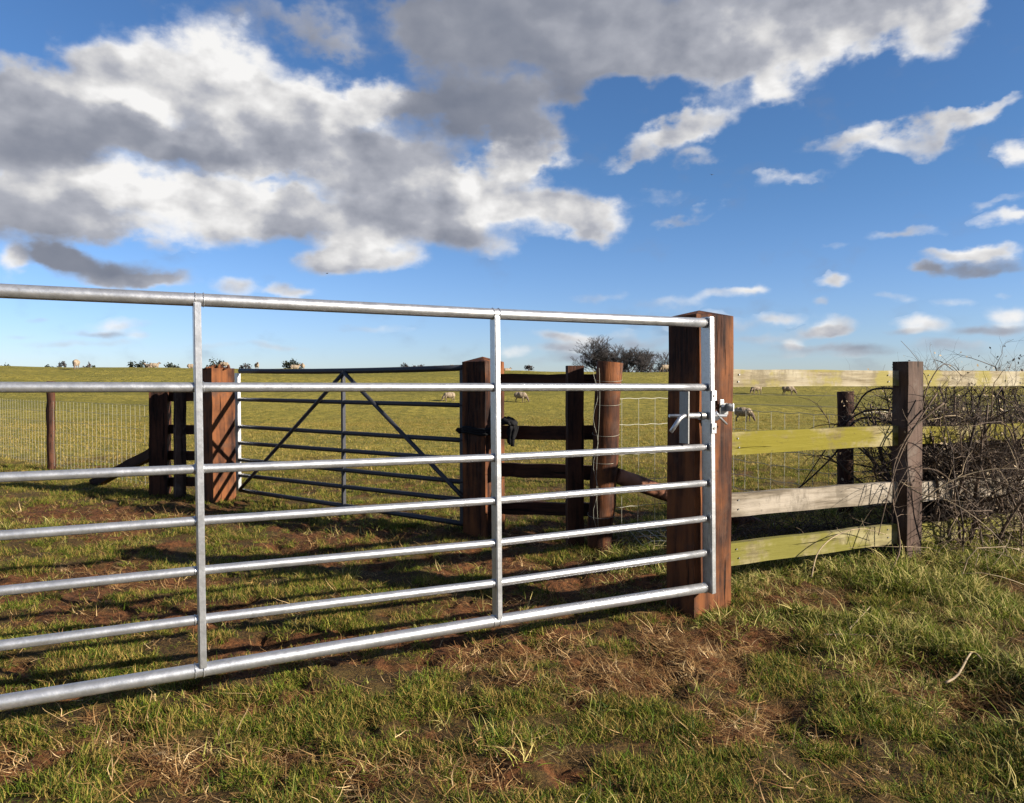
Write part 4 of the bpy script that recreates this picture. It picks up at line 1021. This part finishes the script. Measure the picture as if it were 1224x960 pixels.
def sample(n, y0, y1, power, margin=1.12):
    """random ground points, density falling as y**-power"""
    u = rng.random(n); e = 2 - power            # area element grows with y
    if abs(e) < 1e-6: y = y0 * (y1 / y0) ** u
    else: y = (y0 ** e + u * (y1 ** e - y0 ** e)) ** (1 / e)
    x = rng.uniform(-1, 1, n) * (y * .70 * margin + .35); return x, y
def lay(x, y, smin, smax, tilt=.25, z=0):
    zz = ground_z(x, y) + z; n = len(x); rot = np.stack([rng.normal(0, tilt, n), rng.normal(0, tilt, n), rng.uniform(0, 6.283, n)], -1)
    s_ = rng.uniform(smin, smax, n); return np.stack([x, y, zz], -1), rot, s_
c_short = make_tufts('short_grass', 7, M_GRASS, nb=20, hmin=.014, hmax=.048, w=.0029, spread=.026, bend=1.5, ang=(15, 80))
c_long = make_tufts('long_grass', 6, M_LONG, nb=15, hmin=.04, hmax=.12, w=.0042, spread=.035, bend=2.0, seg=4, ang=(25, 80))
c_straw = make_tufts('straw', 7, M_STRAW, nb=9, hmin=.03, hmax=.16, w=.0032, spread=.05, bend=.25, seg=4, flat=True)
c_field = make_tufts('field_grass', 6, M_FIELD, nb=14, hmin=.025, hmax=.07, w=.008, spread=.07, bend=1.2, seg=2, ang=(25, 80))

x, y = sample(190000, .75, 9, 1.25); m_ = mudmask(x, y); cl = sst(fbm(x * 7, y * 7, 61, 3, .6), .36, .60)
keepm = rng.random(len(x)) < np.clip((1 - m_ * .95) * (.07 + 1.0 * cl), .02, 1); x, y, cl = x[keepm], y[keepm], cl[keepm]
p_, r_, s_ = lay(x, y, .6, 1.25); s_ = s_ * (.48 + .64 * cl) * np.clip(.9 + y * .03, 1, 1.2); print('short', len(x))
scatter('grass', p_, r_, np.stack([s_, s_, s_], -1), c_short, 7, 'short green pasture grass with worn gaps around the gates')
x, y = sample(40000, .9, 5.8, .9); bk = bankmask(x, y); cl = fbm(x * 4, y * 4, 71, 3)
pr = bk * .9 * sst(cl, .25, .55) + .055 * sst(fbm(x * 3, y * 3, 77, 2), .5, .75) * (1 - bk); 
for (hx, hy, rx, ry) in HOLES: pr = pr * (1 - .8 * np.exp(-(((x - hx) / rx) ** 2 + ((y - hy) / ry) ** 2)))
k = rng.random(len(x)) < pr; x, y, cl = x[k], y[k], cl[k]; p_, r_, s_ = lay(x, y, .45, 1.0, .4)
hd = -(x + .925) * .466 + (y - 2.225) * .885; s_ = s_ * (.85 + .4 * np.exp(-((hd - .05) / .45) ** 2) * sst(x, 1.0, 1.9)) * (.7 + .6 * sst(cl, .3, .6))
print('long', len(x)); scatter('long_grass', p_, r_, np.stack([s_, s_, s_], -1), c_long, 6, 'longer tussocky green grass on the bank below the rails and hedge')
x, y = sample(80000, .8, 7.5, 1.1); m_ = mudmask(x, y); bk = bankmask(x, y); fl = fbm(x * 2.3, y * 2.3, 81, 3)
front = sst((y - 2.225) * .885 - (x + .925) * .466, .35, -.1)
pr = np.clip(m_ * (.25 + .75 * front) * sst(fl, .38, .58) * (.45 + .55 * sst(y, 1.75, 2.4)) + .07 + .18 * bk * sst(fl, .4, .7), 0, 1); k = rng.random(len(x)) < pr * .7; x, y = x[k], y[k]
p_, r_, s_ = lay(x, y, .4, 1.1, .22, .006); print('straw', len(x)); scatter('dead_grass', p_, r_, np.stack([s_, s_, s_], -1), c_straw, 7, 'flattened dead brown grass and straw over the bare soil')
x, y = sample(60000, 6.5, 42, 1.35); m_ = mudmask(x, y); pr = (1 - m_ * .8) * (1 - sst(y, 30, 42)) * sst(y, 6.0, 9.5) * (.45 + .6 * fbm(x * 1.2, y * 1.2, 91, 3)); k = rng.random(len(x)) < pr; x, y = x[k], y[k]
p_, r_, s_ = lay(x, y, .7, 1.3, .2); s_ = s_ * np.clip(.62 + y * .022, .75, 1.6); print('field', len(x))
scatter('field_grass', p_, r_, np.stack([s_, s_, s_ * .9], -1), c_field, 6, 'yellow green grass of the open sheep field beyond the gates')
for o in list(bpy.data.objects):
    if 'at' in o.keys(): del o['at']
